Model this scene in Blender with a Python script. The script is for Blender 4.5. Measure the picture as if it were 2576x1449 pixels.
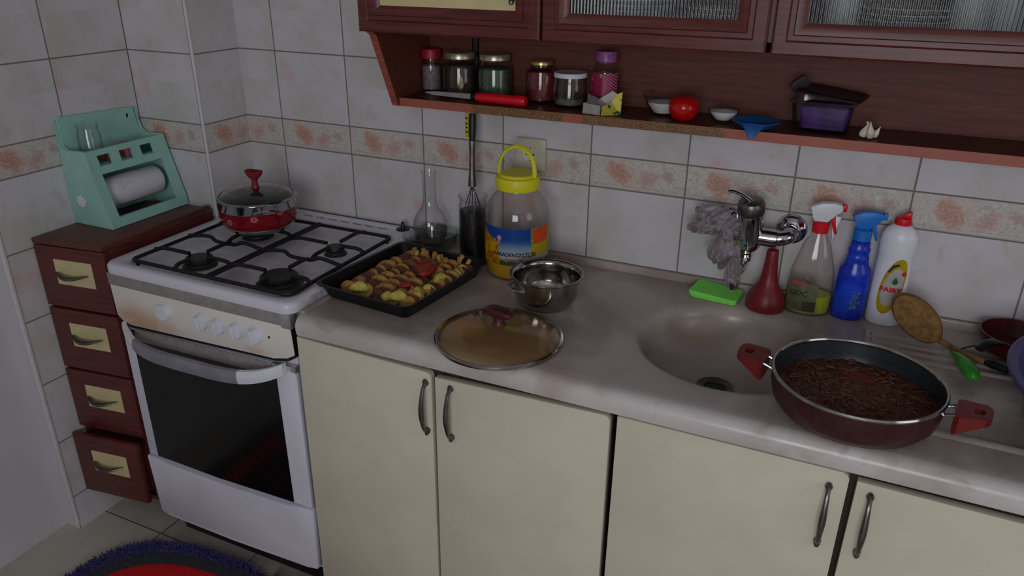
import bpy, bmesh, math, random
from mathutils import Vector, Matrix, noise
random.seed(7)
S = bpy.context.scene
for o in list(bpy.data.objects): bpy.data.objects.remove(o, do_unlink=True)
PI = math.pi

# ------------------------------------------------------------------ camera
FPX, YAW, PIT, ROL = 1919.465, -0.4265, -0.4151, 0.0097
cam = bpy.data.cameras.new('camera'); camo = bpy.data.objects.new('camera', cam); S.collection.objects.link(camo)
cam.sensor_width = 36; cam.lens = FPX/2576*36; cam.clip_start = .02
fw = Vector((math.sin(YAW)*math.cos(PIT), math.cos(YAW)*math.cos(PIT), math.sin(PIT)))
r0 = Vector((math.cos(YAW), -math.sin(YAW), 0)); u0 = r0.cross(fw)
rt = math.cos(ROL)*r0+math.sin(ROL)*u0; up = -math.sin(ROL)*r0+math.cos(ROL)*u0
mw = Matrix((rt, up, -fw)).transposed().to_4x4(); mw.translation = Vector((1.7572, -1.8454, 1.6773))
camo.matrix_world = mw; S.camera = camo

# ------------------------------------------------------------------ light and exposure
S.view_settings.view_transform = 'Standard'; S.view_settings.look = 'None'
S.view_settings.exposure = 0.0; S.view_settings.gamma = 1; S.view_settings.use_curve_mapping = False
wd = bpy.data.worlds.new('world'); S.world = wd; wd.use_nodes = True
wd.node_tree.nodes['Background'].inputs[0].default_value = (.8, .85, 1, 1)
wd.node_tree.nodes['Background'].inputs[1].default_value = .25
def area(name, loc, rot, sx, sy, watts, col):
    l = bpy.data.lights.new(name, 'AREA'); l.shape = 'RECTANGLE'; l.size = sx; l.size_y = sy; l.energy = watts; l.color = col
    o = bpy.data.objects.new(name, l); S.collection.objects.link(o); o.location = loc; o.rotation_euler = rot; return o
# daylight coming in through the window in the wall behind the photographer
area('window_daylight', (2.05, -3.66, 1.65), (PI/2, 0, 0), 1.25, 1.15, 26, (.94, .955, 1))

area('side_fill_light', (3.275, -1.15, 1.50), (0, PI/2, 0), .80, .80, 2.6, (.90, .94, 1))  # weak fill light added for the sink glare, no known window here

# ------------------------------------------------------------------ helpers
def lin(c):
    return tuple(((x/255)/12.92 if x/255 <= .04045 else ((x/255+.055)/1.055)**2.4) for x in c)+(1,)
class NT:
    def __init__(s, name):
        s.m = bpy.data.materials.new(name); s.m.use_nodes = True; s.t = s.m.node_tree
        s.b = s.t.nodes['Principled BSDF']
    def n(s, ty, **kw):
        x = s.t.nodes.new(ty)
        for k, v in kw.items(): setattr(x, k, v)
        return x
    def put(s, sock, v):
        if v is None: return
        if hasattr(v, 'is_output') or isinstance(v, bpy.types.NodeSocket): s.t.links.new(v, sock)
        else: sock.default_value = v
    def ma(s, op, a, b=None, c=None, clamp=False):
        x = s.n('ShaderNodeMath', operation=op, use_clamp=clamp)
        s.put(x.inputs[0], a); s.put(x.inputs[1], b); s.put(x.inputs[2], c); return x.outputs[0]
    def mix(s, f, a, b):
        x = s.n('ShaderNodeMix', data_type='RGBA'); s.put(x.inputs[0], f); s.put(x.inputs[6], a); s.put(x.inputs[7], b); return x.outputs[2]
    def ramp(s, v, a, b, c=0., d=1.):
        x = s.n('ShaderNodeMapRange', interpolation_type='SMOOTHSTEP'); s.put(x.inputs[0], v)
        for i, k in enumerate((a, b, c, d)): x.inputs[i+1].default_value = k
        return x.outputs[0]
    def noise(s, vec, scale, detail=3, rough=.5, dist=0.):
        x = s.n('ShaderNodeTexNoise'); s.put(x.inputs['Vector'], vec); x.inputs['Scale'].default_value = scale
        x.inputs['Detail'].default_value = detail; x.inputs['Roughness'].default_value = rough; x.inputs['Distortion'].default_value = dist
        return x.outputs['Fac']
    def pos(s):
        g = s.n('ShaderNodeNewGeometry'); x = s.n('ShaderNodeSeparateXYZ'); s.t.links.new(g.outputs['Position'], x.inputs[0])
        return g.outputs['Position'], x.outputs
    def obj(s):
        g = s.n('ShaderNodeTexCoord'); x = s.n('ShaderNodeSeparateXYZ'); s.t.links.new(g.outputs['Object'], x.inputs[0])
        return g.outputs['Object'], x.outputs
    def bump(s, h, st, dist=.001):
        x = s.n('ShaderNodeBump'); x.inputs['Strength'].default_value = st; x.inputs['Distance'].default_value = dist
        s.put(x.inputs['Height'], h); s.t.links.new(x.outputs[0], s.b.inputs['Normal'])
    def set(s, **kw):
        for k, v in kw.items(): s.put(s.b.inputs[k.replace('_', ' ')], v)
        return s.m
def mat(name, rgb, rough=.5, metal=0., var=.12, vs=30., bump=0., bs=200., trans=0., ior=1.45, rgb2=None, coat=0., stretch=None):
    t = NT(name); c = lin(rgb); v, _ = t.obj()
    if stretch:
        mp = t.n('ShaderNodeMapping'); mp.inputs['Scale'].default_value = stretch; t.t.links.new(v, mp.inputs[0]); v = mp.outputs[0]
    c2 = lin(rgb2) if rgb2 else tuple(x*(1-var) for x in c[:3])+(1,)
    c1 = c if rgb2 else tuple(min(1, x*(1+var*.5)) for x in c[:3])+(1,)
    f = t.noise(v, vs, 4, .55)
    t.set(Base_Color=t.mix(t.ramp(f, .35, .65), c1, c2), Roughness=rough, Metallic=metal, IOR=ior)
    t.b.inputs['Transmission Weight'].default_value = trans
    t.b.inputs['Coat Weight'].default_value = coat
    if bump: t.bump(t.noise(v, bs, 3), bump)
    return t.m
def glass(name, rgb=(255, 255, 255), rough=.03, edge=.55, refl=.9, stain=None):
    # thin walled glass or clear plastic: see-through head on, darker and mirror-like towards its edges
    t = NT(name); v, _ = t.obj(); f = t.noise(v, 40, 2); lw = t.n('ShaderNodeLayerWeight'); lw.inputs['Blend'].default_value = .5
    film = None
    tr = t.n('ShaderNodeBsdfTransparent'); gl = t.n('ShaderNodeBsdfGlossy'); mx = t.n('ShaderNodeMixShader')
    c = lin(rgb); t.put(tr.inputs[0], t.mix(t.ma('POWER', lw.outputs['Facing'], 2.6), c, tuple(x*edge for x in c[:3])+(1,)))
    t.put(gl.inputs['Roughness'], t.ramp(f, .3, .8, rough, rough+.04)); gl.inputs[0].default_value = (1, 1, 1, 1)
    t.put(mx.inputs[0], t.ma('MULTIPLY', t.ma('ADD', .035, t.ma('MULTIPLY', t.ma('POWER', lw.outputs['Facing'], 4.), .7)), refl))
    t.t.links.new(tr.outputs[0], mx.inputs[1]); t.t.links.new(gl.outputs[0], mx.inputs[2])
    out = mx.outputs[0]
    if stain:      # a dried film of sauce on part of the glass
        _, xyz = t.obj(); dx = t.ma('DIVIDE', t.ma('SUBTRACT', xyz[0], stain[0]), stain[2]); dy = t.ma('DIVIDE', t.ma('SUBTRACT', xyz[1], stain[1]), stain[3])
        d = t.ma('ADD', t.ma('SQRT', t.ma('ADD', t.ma('MULTIPLY', dx, dx), t.ma('MULTIPLY', dy, dy))), t.ma('MULTIPLY', t.ma('SUBTRACT', f, .5), .9))
        m2 = t.n('ShaderNodeMixShader'); t.put(m2.inputs[0], t.ramp(d, .1, 1.15, .42, .07)); t.set(Base_Color=lin(stain[4]), Roughness=.5)
        t.t.links.new(out, m2.inputs[1]); t.t.links.new(t.b.outputs[0], m2.inputs[2]); out = m2.outputs[0]
    t.t.links.new(out, t.t.nodes['Material Output'].inputs['Surface']); return t.m
def liquid(name, rgb, clear=.35):
    t = NT(name); v, _ = t.obj(); f = t.noise(v, 18, 2); tr = t.n('ShaderNodeBsdfTransparent'); mx = t.n('ShaderNodeMixShader'); c = lin(rgb)
    t.put(tr.inputs[0], t.mix(f, c, tuple(x*.8 for x in c[:3])+(1,))); t.set(Base_Color=c, Roughness=.08)
    mx.inputs[0].default_value = clear; t.t.links.new(t.b.outputs[0], mx.inputs[1]); t.t.links.new(tr.outputs[0], mx.inputs[2])
    t.t.links.new(mx.outputs[0], t.t.nodes['Material Output'].inputs['Surface']); return t.m
def mesh(bm, name, m, smooth=True, ang=.6):
    bmesh.ops.recalc_face_normals(bm, faces=bm.faces)
    if smooth:
        for f in bm.faces: f.smooth = True
        for e in bm.edges:
            if len(e.link_faces) == 2 and e.calc_face_angle(0) > ang: e.smooth = False
    me = bpy.data.meshes.new(name); bm.to_mesh(me); bm.free()
    for x in (m if isinstance(m, (list, tuple)) else [m]): me.materials.append(x)
    return me
def thing(name, label, cat, loc=(0, 0, 0), rotz=0, group=None):
    o = bpy.data.objects.new(name, None); o.empty_display_size = .05; S.collection.objects.link(o)
    o.location = loc; o.rotation_euler = (0, 0, rotz); o['label'] = label; o['category'] = cat
    if group: o['group'] = group
    return o
def part(name, bm, m, parent, label=None, smooth=True, ang=.6):
    o = bpy.data.objects.new(name, mesh(bm, name, m, smooth, ang)); S.collection.objects.link(o); o.parent = parent
    if label: o['label'] = label
    return o
def solo(name, bm, m, label, cat, loc=(0, 0, 0), rot=(0, 0, 0), group=None, kind=None):
    o = bpy.data.objects.new(name, mesh(bm, name, m)); S.collection.objects.link(o); o.location = loc; o.rotation_euler = rot
    o['label'] = label; o['category'] = cat
    if group: o['group'] = group
    if kind: o['kind'] = kind
    return o
def struct(name, bm, m):
    o = bpy.data.objects.new(name, mesh(bm, name, m)); S.collection.objects.link(o); o['kind'] = 'structure'; return o
def box(x0, x1, y0, y1, z0, z1, bev=0., bm=None, seg=2):
    b = bmesh.new(); r = bmesh.ops.create_cube(b, size=1)
    for v in b.verts: v.co = Vector((x0+(v.co.x+.5)*(x1-x0), y0+(v.co.y+.5)*(y1-y0), z0+(v.co.z+.5)*(z1-z0)))
    if bev: bmesh.ops.bevel(b, geom=list(b.edges), offset=bev, segments=seg, profile=.5, affect='EDGES')
    return join(bm, b)
def join(dst, src):
    if dst is None: return src
    me = bpy.data.meshes.new('tmp'); src.to_mesh(me); src.free(); dst.from_mesh(me); bpy.data.meshes.remove(me); return dst
def xf(bm, loc=(0, 0, 0), rot=(0, 0, 0), sc=(1, 1, 1)):
    M = Matrix.Translation(loc) @ Matrix.Rotation(rot[2], 4, 'Z') @ Matrix.Rotation(rot[1], 4, 'Y') @ Matrix.Rotation(rot[0], 4, 'X') @ Matrix.Diagonal((*sc, 1))
    bmesh.ops.transform(bm, matrix=M, verts=bm.verts); return bm
def loft(loops, cap0=True, cap1=True, bm=None, closed=True):
    b = bmesh.new(); ring = len(loops) > 2 and loops[0] is loops[-1]
    L = [[b.verts.new(p) for p in lp] for lp in (loops[:-1] if ring else loops)]; n = len(L[0])
    if ring: L.append(L[0])
    for A, B in zip(L, L[1:]):
        for i in range(n if closed else n-1):
            try: b.faces.new((A[i], A[(i+1) % n], B[(i+1) % n], B[i]))
            except ValueError: pass
    if cap0: b.faces.new(L[0])
    if cap1: b.faces.new(L[-1])
    return join(bm, b)
def lathe(prof, n=40, sx=1., sy=1., bm=None, c=(0, 0, 0)):
    loops = []
    for r, z in prof:
        r = max(r, .0002)
        loops.append([(c[0]+r*sx*math.cos(2*PI*i/n), c[1]+r*sy*math.sin(2*PI*i/n), c[2]+z) for i in range(n)])
    p, q = prof[0], prof[-1]
    if len(prof) >= 4 and p[0] > .004 and q[0] > .004 and math.hypot(p[0]-q[0], p[1]-q[1]) < .012:
        return loft(loops+[loops[0]], False, False, bm)
    return loft(loops, True, True, bm)
def rr(cx, cy, w, h, r, z, n=6):
    pts = []
    for k, (sx, sy) in enumerate(((1, 1), (-1, 1), (-1, -1), (1, -1))):
        for i in range(n+1):
            a = PI/2*k+PI/2*i/n
            pts.append((cx+sx*(w/2-r)+r*math.cos(a), cy+sy*(h/2-r)+r*math.sin(a), z))
    return pts
def prism(poly, axis, a0, a1, bm=None, bev=0.):
    # poly: 2D points in the plane normal to axis, swept from a0 to a1
    def P(p, a): return {'x': (a, p[0], p[1]), 'y': (p[0], a, p[1]), 'z': (p[0], p[1], a)}[axis]
    b = loft([[P(p, a0) for p in poly], [P(p, a1) for p in poly]])
    if bev: bmesh.ops.bevel(b, geom=list(b.edges), offset=bev, segments=2, profile=.5, affect='EDGES')
    return join(bm, b)
def tube(pts, rad, n=10, bm=None, flat=1.):
    pts = [Vector(p) for p in pts]; loops = []; prev = None
    for i, p in enumerate(pts):
        d = (pts[min(i+1, len(pts)-1)]-pts[max(i-1, 0)]).normalized()
        if prev is None:
            prev = d.orthogonal().normalized() if abs(d.z) > .95 else d.cross(Vector((0, 0, 1))).normalized()
        prev = (prev-d*prev.dot(d)).normalized(); q = d.cross(prev)
        r = rad[i] if isinstance(rad, (list, tuple)) else rad
        loops.append([p+prev*r*math.cos(2*PI*k/n)+q*r*flat*math.sin(2*PI*k/n) for k in range(n)])
    return loft(loops, True, True, bm)
def spline(pts, k=8):
    P = [Vector(p) for p in pts]; P = [P[0]*2-P[1]]+P+[P[-1]*2-P[-2]]; out = []
    for i in range(1, len(P)-2):
        for j in range(k):
            t = j/k; a, b, c, d = P[i-1:i+3]
            out.append(.5*((2*b)+(c-a)*t+(2*a-5*b+4*c-d)*t*t+(3*b-a-3*c+d)*t**3))
    return out+[P[-2]]
def ball(r, c=(0, 0, 0), sc=(1, 1, 1), sub=3, nz=0., ns=30, bm=None, seed=0):
    b = bmesh.new(); bmesh.ops.create_icosphere(b, subdivisions=sub, radius=r)
    for v in b.verts:
        k = 1+nz*noise.noise(v.co*ns+Vector((seed, seed*2, 0)))
        v.co = Vector((v.co.x*k*sc[0]+c[0], v.co.y*k*sc[1]+c[1], v.co.z*k*sc[2]+c[2]))
    return join(bm, b)
def text_bm(s, size, ext=.0002, bold=0.):
    cu = bpy.data.curves.new('t', 'FONT'); cu.body = s; cu.size = size; cu.extrude = ext; cu.align_x = 'CENTER'; cu.align_y = 'CENTER'; cu.offset = bold
    cu.resolution_u = 3
    o = bpy.data.objects.new('t', cu); S.collection.objects.link(o)
    dg = bpy.context.evaluated_depsgraph_get(); me = bpy.data.meshes.new_from_object(o.evaluated_get(dg))
    b = bmesh.new(); b.from_mesh(me); bpy.data.objects.remove(o); bpy.data.meshes.remove(me); bpy.data.curves.remove(cu); return b
def wrap(bm, rx, ry, ang, z, off=0.):
    # bend a flat drawing (x right, y up, z out) round an elliptic bottle of half-axes rx, ry; ang = direction it faces
    for v in bm.verts:
        a = ang+v.co.x/((rx+ry)/2); k = 1+(off+v.co.z)/((rx+ry)/2)
        rxx = rx(z+v.co.y) if callable(rx) else rx
        v.co = Vector((rxx*k*math.cos(a), ry*k*math.sin(a), z+v.co.y))
    return bm
def wrapped_patch(poly_fn, rx, ry, ang, z, off, n=24, m=10, th=.0004):
    # patch given by poly_fn(t in 0..1)->(x0, x1, y): rows from bottom to top
    b = bmesh.new(); rows = []
    for j in range(m+1):
        x0, x1, y = poly_fn(j/m); row = []
        for i in range(n+1):
            x = x0+(x1-x0)*i/n; a = ang+x/((rx+ry)/2); k = 1+off/((rx+ry)/2)
            row.append(b.verts.new((rx*k*math.cos(a), ry*k*math.sin(a), z+y)))
        rows.append(row)
    for A, B in zip(rows, rows[1:]):
        for i in range(n): b.faces.new((A[i], A[i+1], B[i+1], B[i]))
    r = bmesh.ops.solidify(b, geom=list(b.faces), thickness=th); return b
def copy_tree(o, parent=None):
    c = o.copy(); S.collection.objects.link(c); c.parent = parent
    for ch in list(o.children): copy_tree(ch, c)
    return c

# ------------------------------------------------------------------ materials
ZB, ZT = 1.1187, 1.2027            # border band of the wall tiles
def tile_mat(name, axis, off):
    t = NT(name); P, xyz = t.pos(); u = t.ma('SUBTRACT', xyz[0 if axis == 'x' else 1], off); v = xyz[2]
    iu = t.ma('FLOOR', t.ma('DIVIDE', u, .25)); fu = t.ma('SUBTRACT', u, t.ma('MULTIPLY', iu, .25))
    du = t.ma('PINGPONG', u, .125)
    ab = t.ma('GREATER_THAN', v, ZT); bl = t.ma('LESS_THAN', v, ZB); band = t.ma('SUBTRACT', 1., t.ma('ADD', ab, bl))
    dlo = t.ma('PINGPONG', t.ma('SUBTRACT', ZB, v), .1); dhi = t.ma('PINGPONG', t.ma('SUBTRACT', v, ZT), .1)
    vb = t.ma('SUBTRACT', v, ZB); dba = t.ma('MINIMUM', t.ma('ABSOLUTE', vb), t.ma('ABSOLUTE', t.ma('SUBTRACT', ZT, v)))
    dv = t.ma('ADD', t.ma('ADD', t.ma('MULTIPLY', dlo, bl), t.ma('MULTIPLY', dhi, ab)), t.ma('MULTIPLY', dba, band))
    d = t.ma('MINIMUM', du, dv); gr = t.ramp(d, .0011, .0027, 1., 0.)
    iv = t.ma('FLOOR', t.ma('DIVIDE', t.ma('ADD', vb, 2.), .2))
    cx = t.n('ShaderNodeCombineXYZ'); t.put(cx.inputs[0], iu); t.put(cx.inputs[1], iv)
    wn = t.n('ShaderNodeTexWhiteNoise', noise_dimensions='3D'); t.t.links.new(cx.outputs[0], wn.inputs[0])
    va = t.n('ShaderNodeVectorMath', operation='MULTIPLY_ADD'); t.t.links.new(wn.outputs['Color'], va.inputs[0]); va.inputs[1].default_value = (9, 9, 9); t.t.links.new(P, va.inputs[2])
    Q = va.outputs[0]
    f1 = t.noise(Q, 7, 4, .6); f2 = t.noise(Q, 16, 5, .65, 1.2); f3 = t.noise(Q, 11, 3, .5)
    c = t.mix(t.ramp(f1, .38, .66), lin((214, 211, 216)), lin((202, 199, 193)))
    c = t.mix(t.ramp(f2, .56, .74, 0., .55), c, lin((196, 178, 164)))
    c = t.mix(t.ramp(f3, .60, .76, 0., .6), c, lin((216, 172, 170)))
    # border with flowers
    ns = t.noise(P, 60, 4, .7, .6); nf = t.noise(P, 150, 3, .8, 1.5); n1 = t.noise(P, 34, 3, .6, .8); n2 = t.noise(P, 75, 2, .5, .5)
    wob = t.ma('MULTIPLY', t.ma('SUBTRACT', ns, .5), .026)
    def line(n, w, amt): return t.ramp(t.ma('ABSOLUTE', t.ma('SUBTRACT', n, .5)), 0., w, amt, 0.)
    cb = t.mix(t.ramp(nf, .40, .66), lin((214, 208, 200)), lin((190, 186, 178)))
    cb = t.mix(line(n2, .022, .6), cb, lin((140, 138, 128))); cb = t.mix(line(n1, .016, .55), cb, lin((232, 228, 222)))
    cb = t.mix(t.ramp(n1, .60, .72, 0., .5), cb, lin((150, 152, 142)))
    def flower(cb, fx, fz, r, col, amt, sk=.35):
        a = t.ma('SUBTRACT', fu, fx); b = t.ma('SUBTRACT', vb, fz); a2 = t.ma('ADD', a, t.ma('MULTIPLY', b, sk))
        dd = t.ma('ADD', t.ma('SQRT', t.ma('ADD', t.ma('MULTIPLY', a2, a2), t.ma('MULTIPLY', b, b))), wob)
        ang = t.ma('ADD', t.ma('ARCTAN2', b, a2), t.ma('MULTIPLY', n1, 3.)); pt = t.ma('SINE', t.ma('MULTIPLY', ang, 5.))
        m = t.ramp(t.ma('ADD', dd, t.ma('MULTIPLY', pt, .0035)), r*.7, r, amt, 0.)
        c0 = lin(col); hi = tuple(min(1, x*1.3+.05) for x in c0[:3])+(1,); lo = tuple(x*.78 for x in c0[:3])+(1,)
        cc = t.mix(t.ramp(t.ma('SINE', t.ma('ADD', t.ma('MULTIPLY', ang, 5.), t.ma('MULTIPLY', t.ma('ADD', dd, t.ma('MULTIPLY', n2, .02)), 330.))), .1, .95, 0., .5), t.mix(t.ramp(dd, 0., r, 0., 1.), lo, c0), hi)
        return t.mix(m, cb, cc)
    cb = flower(cb, .095, .040, .050, (212, 190, 178), .6)
    cb = flower(cb, .078, .044, .034, (204, 156, 136), .9)
    cb = flower(cb, .152, .034, .027, (204, 168, 162), .8, -.3)
    cb = flower(cb, .205, .050, .018, (194, 166, 166), .8)
    ln = t.ramp(t.ma('PINGPONG', t.ma('SUBTRACT', vb, .004), .0035), .0003, .0012, 1., 0.)
    ln = t.ma('MULTIPLY', ln, t.ma('LESS_THAN', vb, .014)); cb = t.mix(t.ma('MULTIPLY', ln, .35), cb, lin((120, 112, 104)))
    c = t.mix(band, c, cb); c = t.mix(gr, c, lin((128, 120, 114)))
    t.set(Base_Color=c, Roughness=t.ma('ADD', .32, t.ma('MULTIPLY', gr, .5)))
    h = t.ma('ADD', t.ma('MULTIPLY', gr, -1.), t.ma('MULTIPLY', t.ma('MULTIPLY', nf, band), .8))
    t.bump(h, .5, .0015); return t.m
M = {}
M['tile_back'] = tile_mat('tile_back', 'x', .1381)
M['tile_left'] = tile_mat('tile_left', 'y', -.1819)
M['tile_front'] = tile_mat('tile_front', 'x', -.2581)
M['tile_side'] = tile_mat('tile_side', 'y', -.1819)
M['plaster'] = mat('plaster', (208, 206, 209), .7, var=.03, vs=6, bump=.15, bs=90)
M['trim'] = mat('trim', (222, 220, 222), .3, var=.05)
def floor_mat():
    t = NT('floor_tile'); P, xyz = t.pos(); u = t.ma('ADD', xyz[0], .012); v = t.ma('ADD', xyz[1], .592)
    d = t.ma('MINIMUM', t.ma('PINGPONG', u, .165), t.ma('PINGPONG', v, .165)); g = t.ramp(d, .001, .003, 1., 0.)
    cx = t.n('ShaderNodeCombineXYZ'); t.put(cx.inputs[0], t.ma('FLOOR', t.ma('DIVIDE', u, .33))); t.put(cx.inputs[1], t.ma('FLOOR', t.ma('DIVIDE', v, .33)))
    wn = t.n('ShaderNodeTexWhiteNoise', noise_dimensions='3D'); t.t.links.new(cx.outputs[0], wn.inputs[0])
    f = t.ma('ADD', t.ma('MULTIPLY', t.noise(P, 14, 5, .6), .6), t.ma('MULTIPLY', wn.outputs['Value'], .4))
    c = t.mix(t.ramp(f, .3, .7), lin((196, 190, 176)), lin((160, 156, 146))); c = t.mix(g, c, lin((88, 84, 78)))
    t.set(Base_Color=c, Roughness=.35); t.bump(g, -.4, .001); return t.m
M['floor'] = floor_mat()
def counter_mat():
    t = NT('marble'); P, xyz = t.pos(); a = t.noise(P, 3.2, 5, .6, .8); b = t.noise(P, 9, 5, .7, 1.5); st = t.noise(P, 5.1, 3, .5)
    c = t.mix(t.ramp(a, .35, .68), lin((212, 205, 202)), lin((188, 179, 174)))
    c = t.mix(t.ramp(b, .56, .72, 0., .5), c, lin((150, 138, 130)))
    c = t.mix(t.ramp(st, .60, .75, 0., .45), c, lin((160, 124, 92)))
    # brownish tone on the top and in the basin, none on the front edge
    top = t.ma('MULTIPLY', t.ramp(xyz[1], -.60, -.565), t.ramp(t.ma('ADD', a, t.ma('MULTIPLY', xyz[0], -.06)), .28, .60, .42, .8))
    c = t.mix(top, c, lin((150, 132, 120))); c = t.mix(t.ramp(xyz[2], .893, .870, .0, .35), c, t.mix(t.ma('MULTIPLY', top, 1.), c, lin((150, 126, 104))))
    t.set(Base_Color=c, Roughness=t.ramp(b, .3, .7, .18, .34)); return t.m
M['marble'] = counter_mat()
def wood(name, c1, c2, rough=.35, sc=(1, 1, 14)):
    t = NT(name); v, _ = t.obj(); mp = t.n('ShaderNodeMapping'); mp.inputs['Scale'].default_value = sc; t.t.links.new(v, mp.inputs[0])
    f = t.noise(mp.outputs[0], 9, 5, .6, .6)
    t.set(Base_Color=t.mix(t.ramp(f, .3, .7), lin(c1), lin(c2)), Roughness=rough); t.bump(f, .08); return t.m
M['wood'] = wood('mahogany', (106, 48, 42), (80, 34, 30), .38)
M['carcass'] = mat('dark_carcass', (66, 46, 40), .6)
M['wood_top'] = wood('brown_top', (112, 62, 48), (86, 44, 34), .45, (14, 1, 1))
M['wood_edge'] = wood('orange_edge', (168, 90, 72), (140, 70, 56), .45, (1, 1, 10))
M['wood_back'] = wood('brown_back', (108, 52, 36), (86, 38, 26), .6, (1, 14, 14))
def shelf_mat():
    t = NT('shelf_edge'); P, xyz = t.pos(); x = t.ma('ADD', xyz[0], t.ma('MULTIPLY', t.ma('SUBTRACT', t.noise(P, 45, 3), .5), .04))
    ch = t.noise(P, 420, 3, .7); chip = t.mix(t.ramp(ch, .35, .65), lin((150, 108, 66)), lin((84, 56, 36)))
    a = t.ma('MULTIPLY', t.ma('GREATER_THAN', x, .885), t.ma('LESS_THAN', x, 1.125)); b = t.ma('MULTIPLY', t.ma('GREATER_THAN', x, 1.17), t.ma('LESS_THAN', x, 1.49))
    f = t.noise(P, 20, 3); lam = t.mix(f, lin((178, 98, 80)), lin((146, 74, 60)))
    t.set(Base_Color=t.mix(t.ma('MAXIMUM', a, b), lam, chip), Roughness=.5); return t.m
M['shelf_edge'] = shelf_mat()
M['shelf_top'] = wood('shelf_top', (96, 48, 34), (70, 34, 26), .4, (1, 14, 14))
M['cream'] = mat('cream_laminate', (218, 212, 190), .38, var=.04, vs=8)
M['cream2'] = mat('cream_plate', (214, 200, 150), .4, var=.06, vs=20)
M['white'] = mat('white_enamel', (226, 226, 238), .22, var=.03, vs=10)
M['white_matte'] = mat('white_plastic', (226, 228, 236), .35, var=.03)
M['steel'] = mat('steel', (176, 172, 166), .13, 1., var=.15)
M['steel_dark'] = mat('dull_steel', (120, 116, 112), .35, 1., var=.2)
M['chrome'] = mat('chrome', (200, 204, 208), .1, 1., var=.08)
M['foil'] = mat('metal_tape', (158, 152, 148), .45, .15, var=.12, vs=60, bump=.3, bs=90)
M['foil_shiny'] = mat('foil', (210, 208, 216), .22, .8, bump=.8, bs=120)
M['black'] = mat('black_enamel', (24, 23, 24), .4, var=.3)
M['black_iron'] = mat('cast_iron', (22, 21, 23), .55, bump=.3)
M['tray'] = mat('black_tray', (16, 18, 18), .35, .3, var=.3)
M['glass'] = glass('clear_glass')
M['glass_green'] = glass('green_glass', (240, 248, 242))
M['pet'] = glass('clear_plastic', (253, 251, 250), .06, .72)
M['pvc_red'] = mat('dark_red_plastic', (126, 32, 38), .38, var=.12)
M['red'] = mat('red_plastic', (225, 22, 36), .35, var=.08)
M['red_enamel'] = mat('red_enamel', (124, 17, 26), .16, var=.1)
M['maroon'] = mat('maroon_enamel', (68, 30, 32), .4, .1, var=.25, vs=120)
M['yellow'] = mat('yellow_plastic', (232, 226, 36), .4, var=.05)
M['oil'] = liquid('oil', (232, 184, 30))
M['green_sponge'] = mat('green_sponge', (142, 250, 104), .85, var=.12, vs=300, bump=.6, bs=500)
M['mint'] = mat('mint_paint', (160, 210, 198), .5, var=.06, vs=14)
M['paper'] = mat('paper', (226, 222, 228), .85, var=.05, bump=.4, bs=150)
def roll_mat():
    t = NT('printed_paper'); v, _ = t.obj(); f = t.noise(v, 26, 3, .5, 1.5)
    t.set(Base_Color=t.mix(t.ramp(f, .56, .68, 0., .5), lin((228, 224, 230)), lin((150, 178, 214))), Roughness=.8); return t.m
M['roll'] = roll_mat()
# ------------------------------------------------------------------ the room
def wall(name, x0, x1, y0, y1, z0, z1, m): return struct(name, box(x0, x1, y0, y1, z0, z1), m)
wall('floor', -.45, 3.4, -3.8, .12, -.1, 0, M['floor'])
wall('ceiling', -.45, 3.4, -3.8, .12, 2.6, 2.7, M['plaster'])
wall('wall_back', -.40, 3.4, 0, .12, 0, 2.6, M['tile_back'])
bm = box(-.40, -.2581, -.683, 0, 0, 2.6)
for f in bm.faces: f.material_index = 1 if f.normal.y < -.5 else 0
struct('wall_left', bm, [M['tile_left'], M['plaster']])
wall('wall_left_recess', -.45, -.318, -3.8, -.683, 0, 2.6, M['plaster'])
wall('wall_right', 3.3, 3.4, -3.8, 0, 0, 2.6, M['plaster'])
# the pillar standing out in the corner: front and side tiled apart
bm = box(-.2581, 0, -.1819, 0, 0, 2.6)
bm.faces.ensure_lookup_table()
for f in bm.faces: f.material_index = 0 if abs(f.normal.y) > .5 else 1
struct('wall_pillar', bm, [M['tile_front'], M['tile_side']])
struct('trim_1', box(-.0065, .0025, -.1855, -.1765, 0, 2.6, .0035), M['trim'])
struct('trim_2', box(-.2665, -.2545, -.691, -.679, 0.02, 2.6, .004), M['trim'])
# rear wall with the window opening
bm = box(-.45, 1.40, -3.8, -3.7, 0, 2.6); box(2.70, 3.4, -3.8, -3.7, 0, 2.6, bm=bm); box(1.40, 2.70, -3.8, -3.7, 0, 1.05, bm=bm); box(1.40, 2.70, -3.8, -3.7, 2.25, 2.6, bm=bm)
struct('wall_rear', bm, M['plaster'])
bm = box(1.40, 1.45, -3.79, -3.73, 1.05, 2.25); box(2.65, 2.70, -3.79, -3.73, 1.05, 2.25, bm=bm)
box(1.45, 2.65, -3.79, -3.73, 1.05, 1.10, bm=bm); box(1.45, 2.65, -3.79, -3.73, 2.20, 2.25, bm=bm); box(2.03, 2.07, -3.79, -3.73, 1.10, 2.20, bm=bm)
struct('window_1', bm, M['white_matte'])
bm = box(3.262, 3.299, -1.60, -1.56, 1.05, 1.95); box(3.262, 3.299, -.74, -.70, 1.05, 1.95, bm=bm); box(3.262, 3.299, -1.56, -.74, 1.05, 1.09, bm=bm); box(3.262, 3.299, -1.56, -.74, 1.91, 1.95, bm=bm)
struct('fill_light_frame', bm, M['white_matte'])  # frame added around the side fill light, the wall behind is solid

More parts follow.
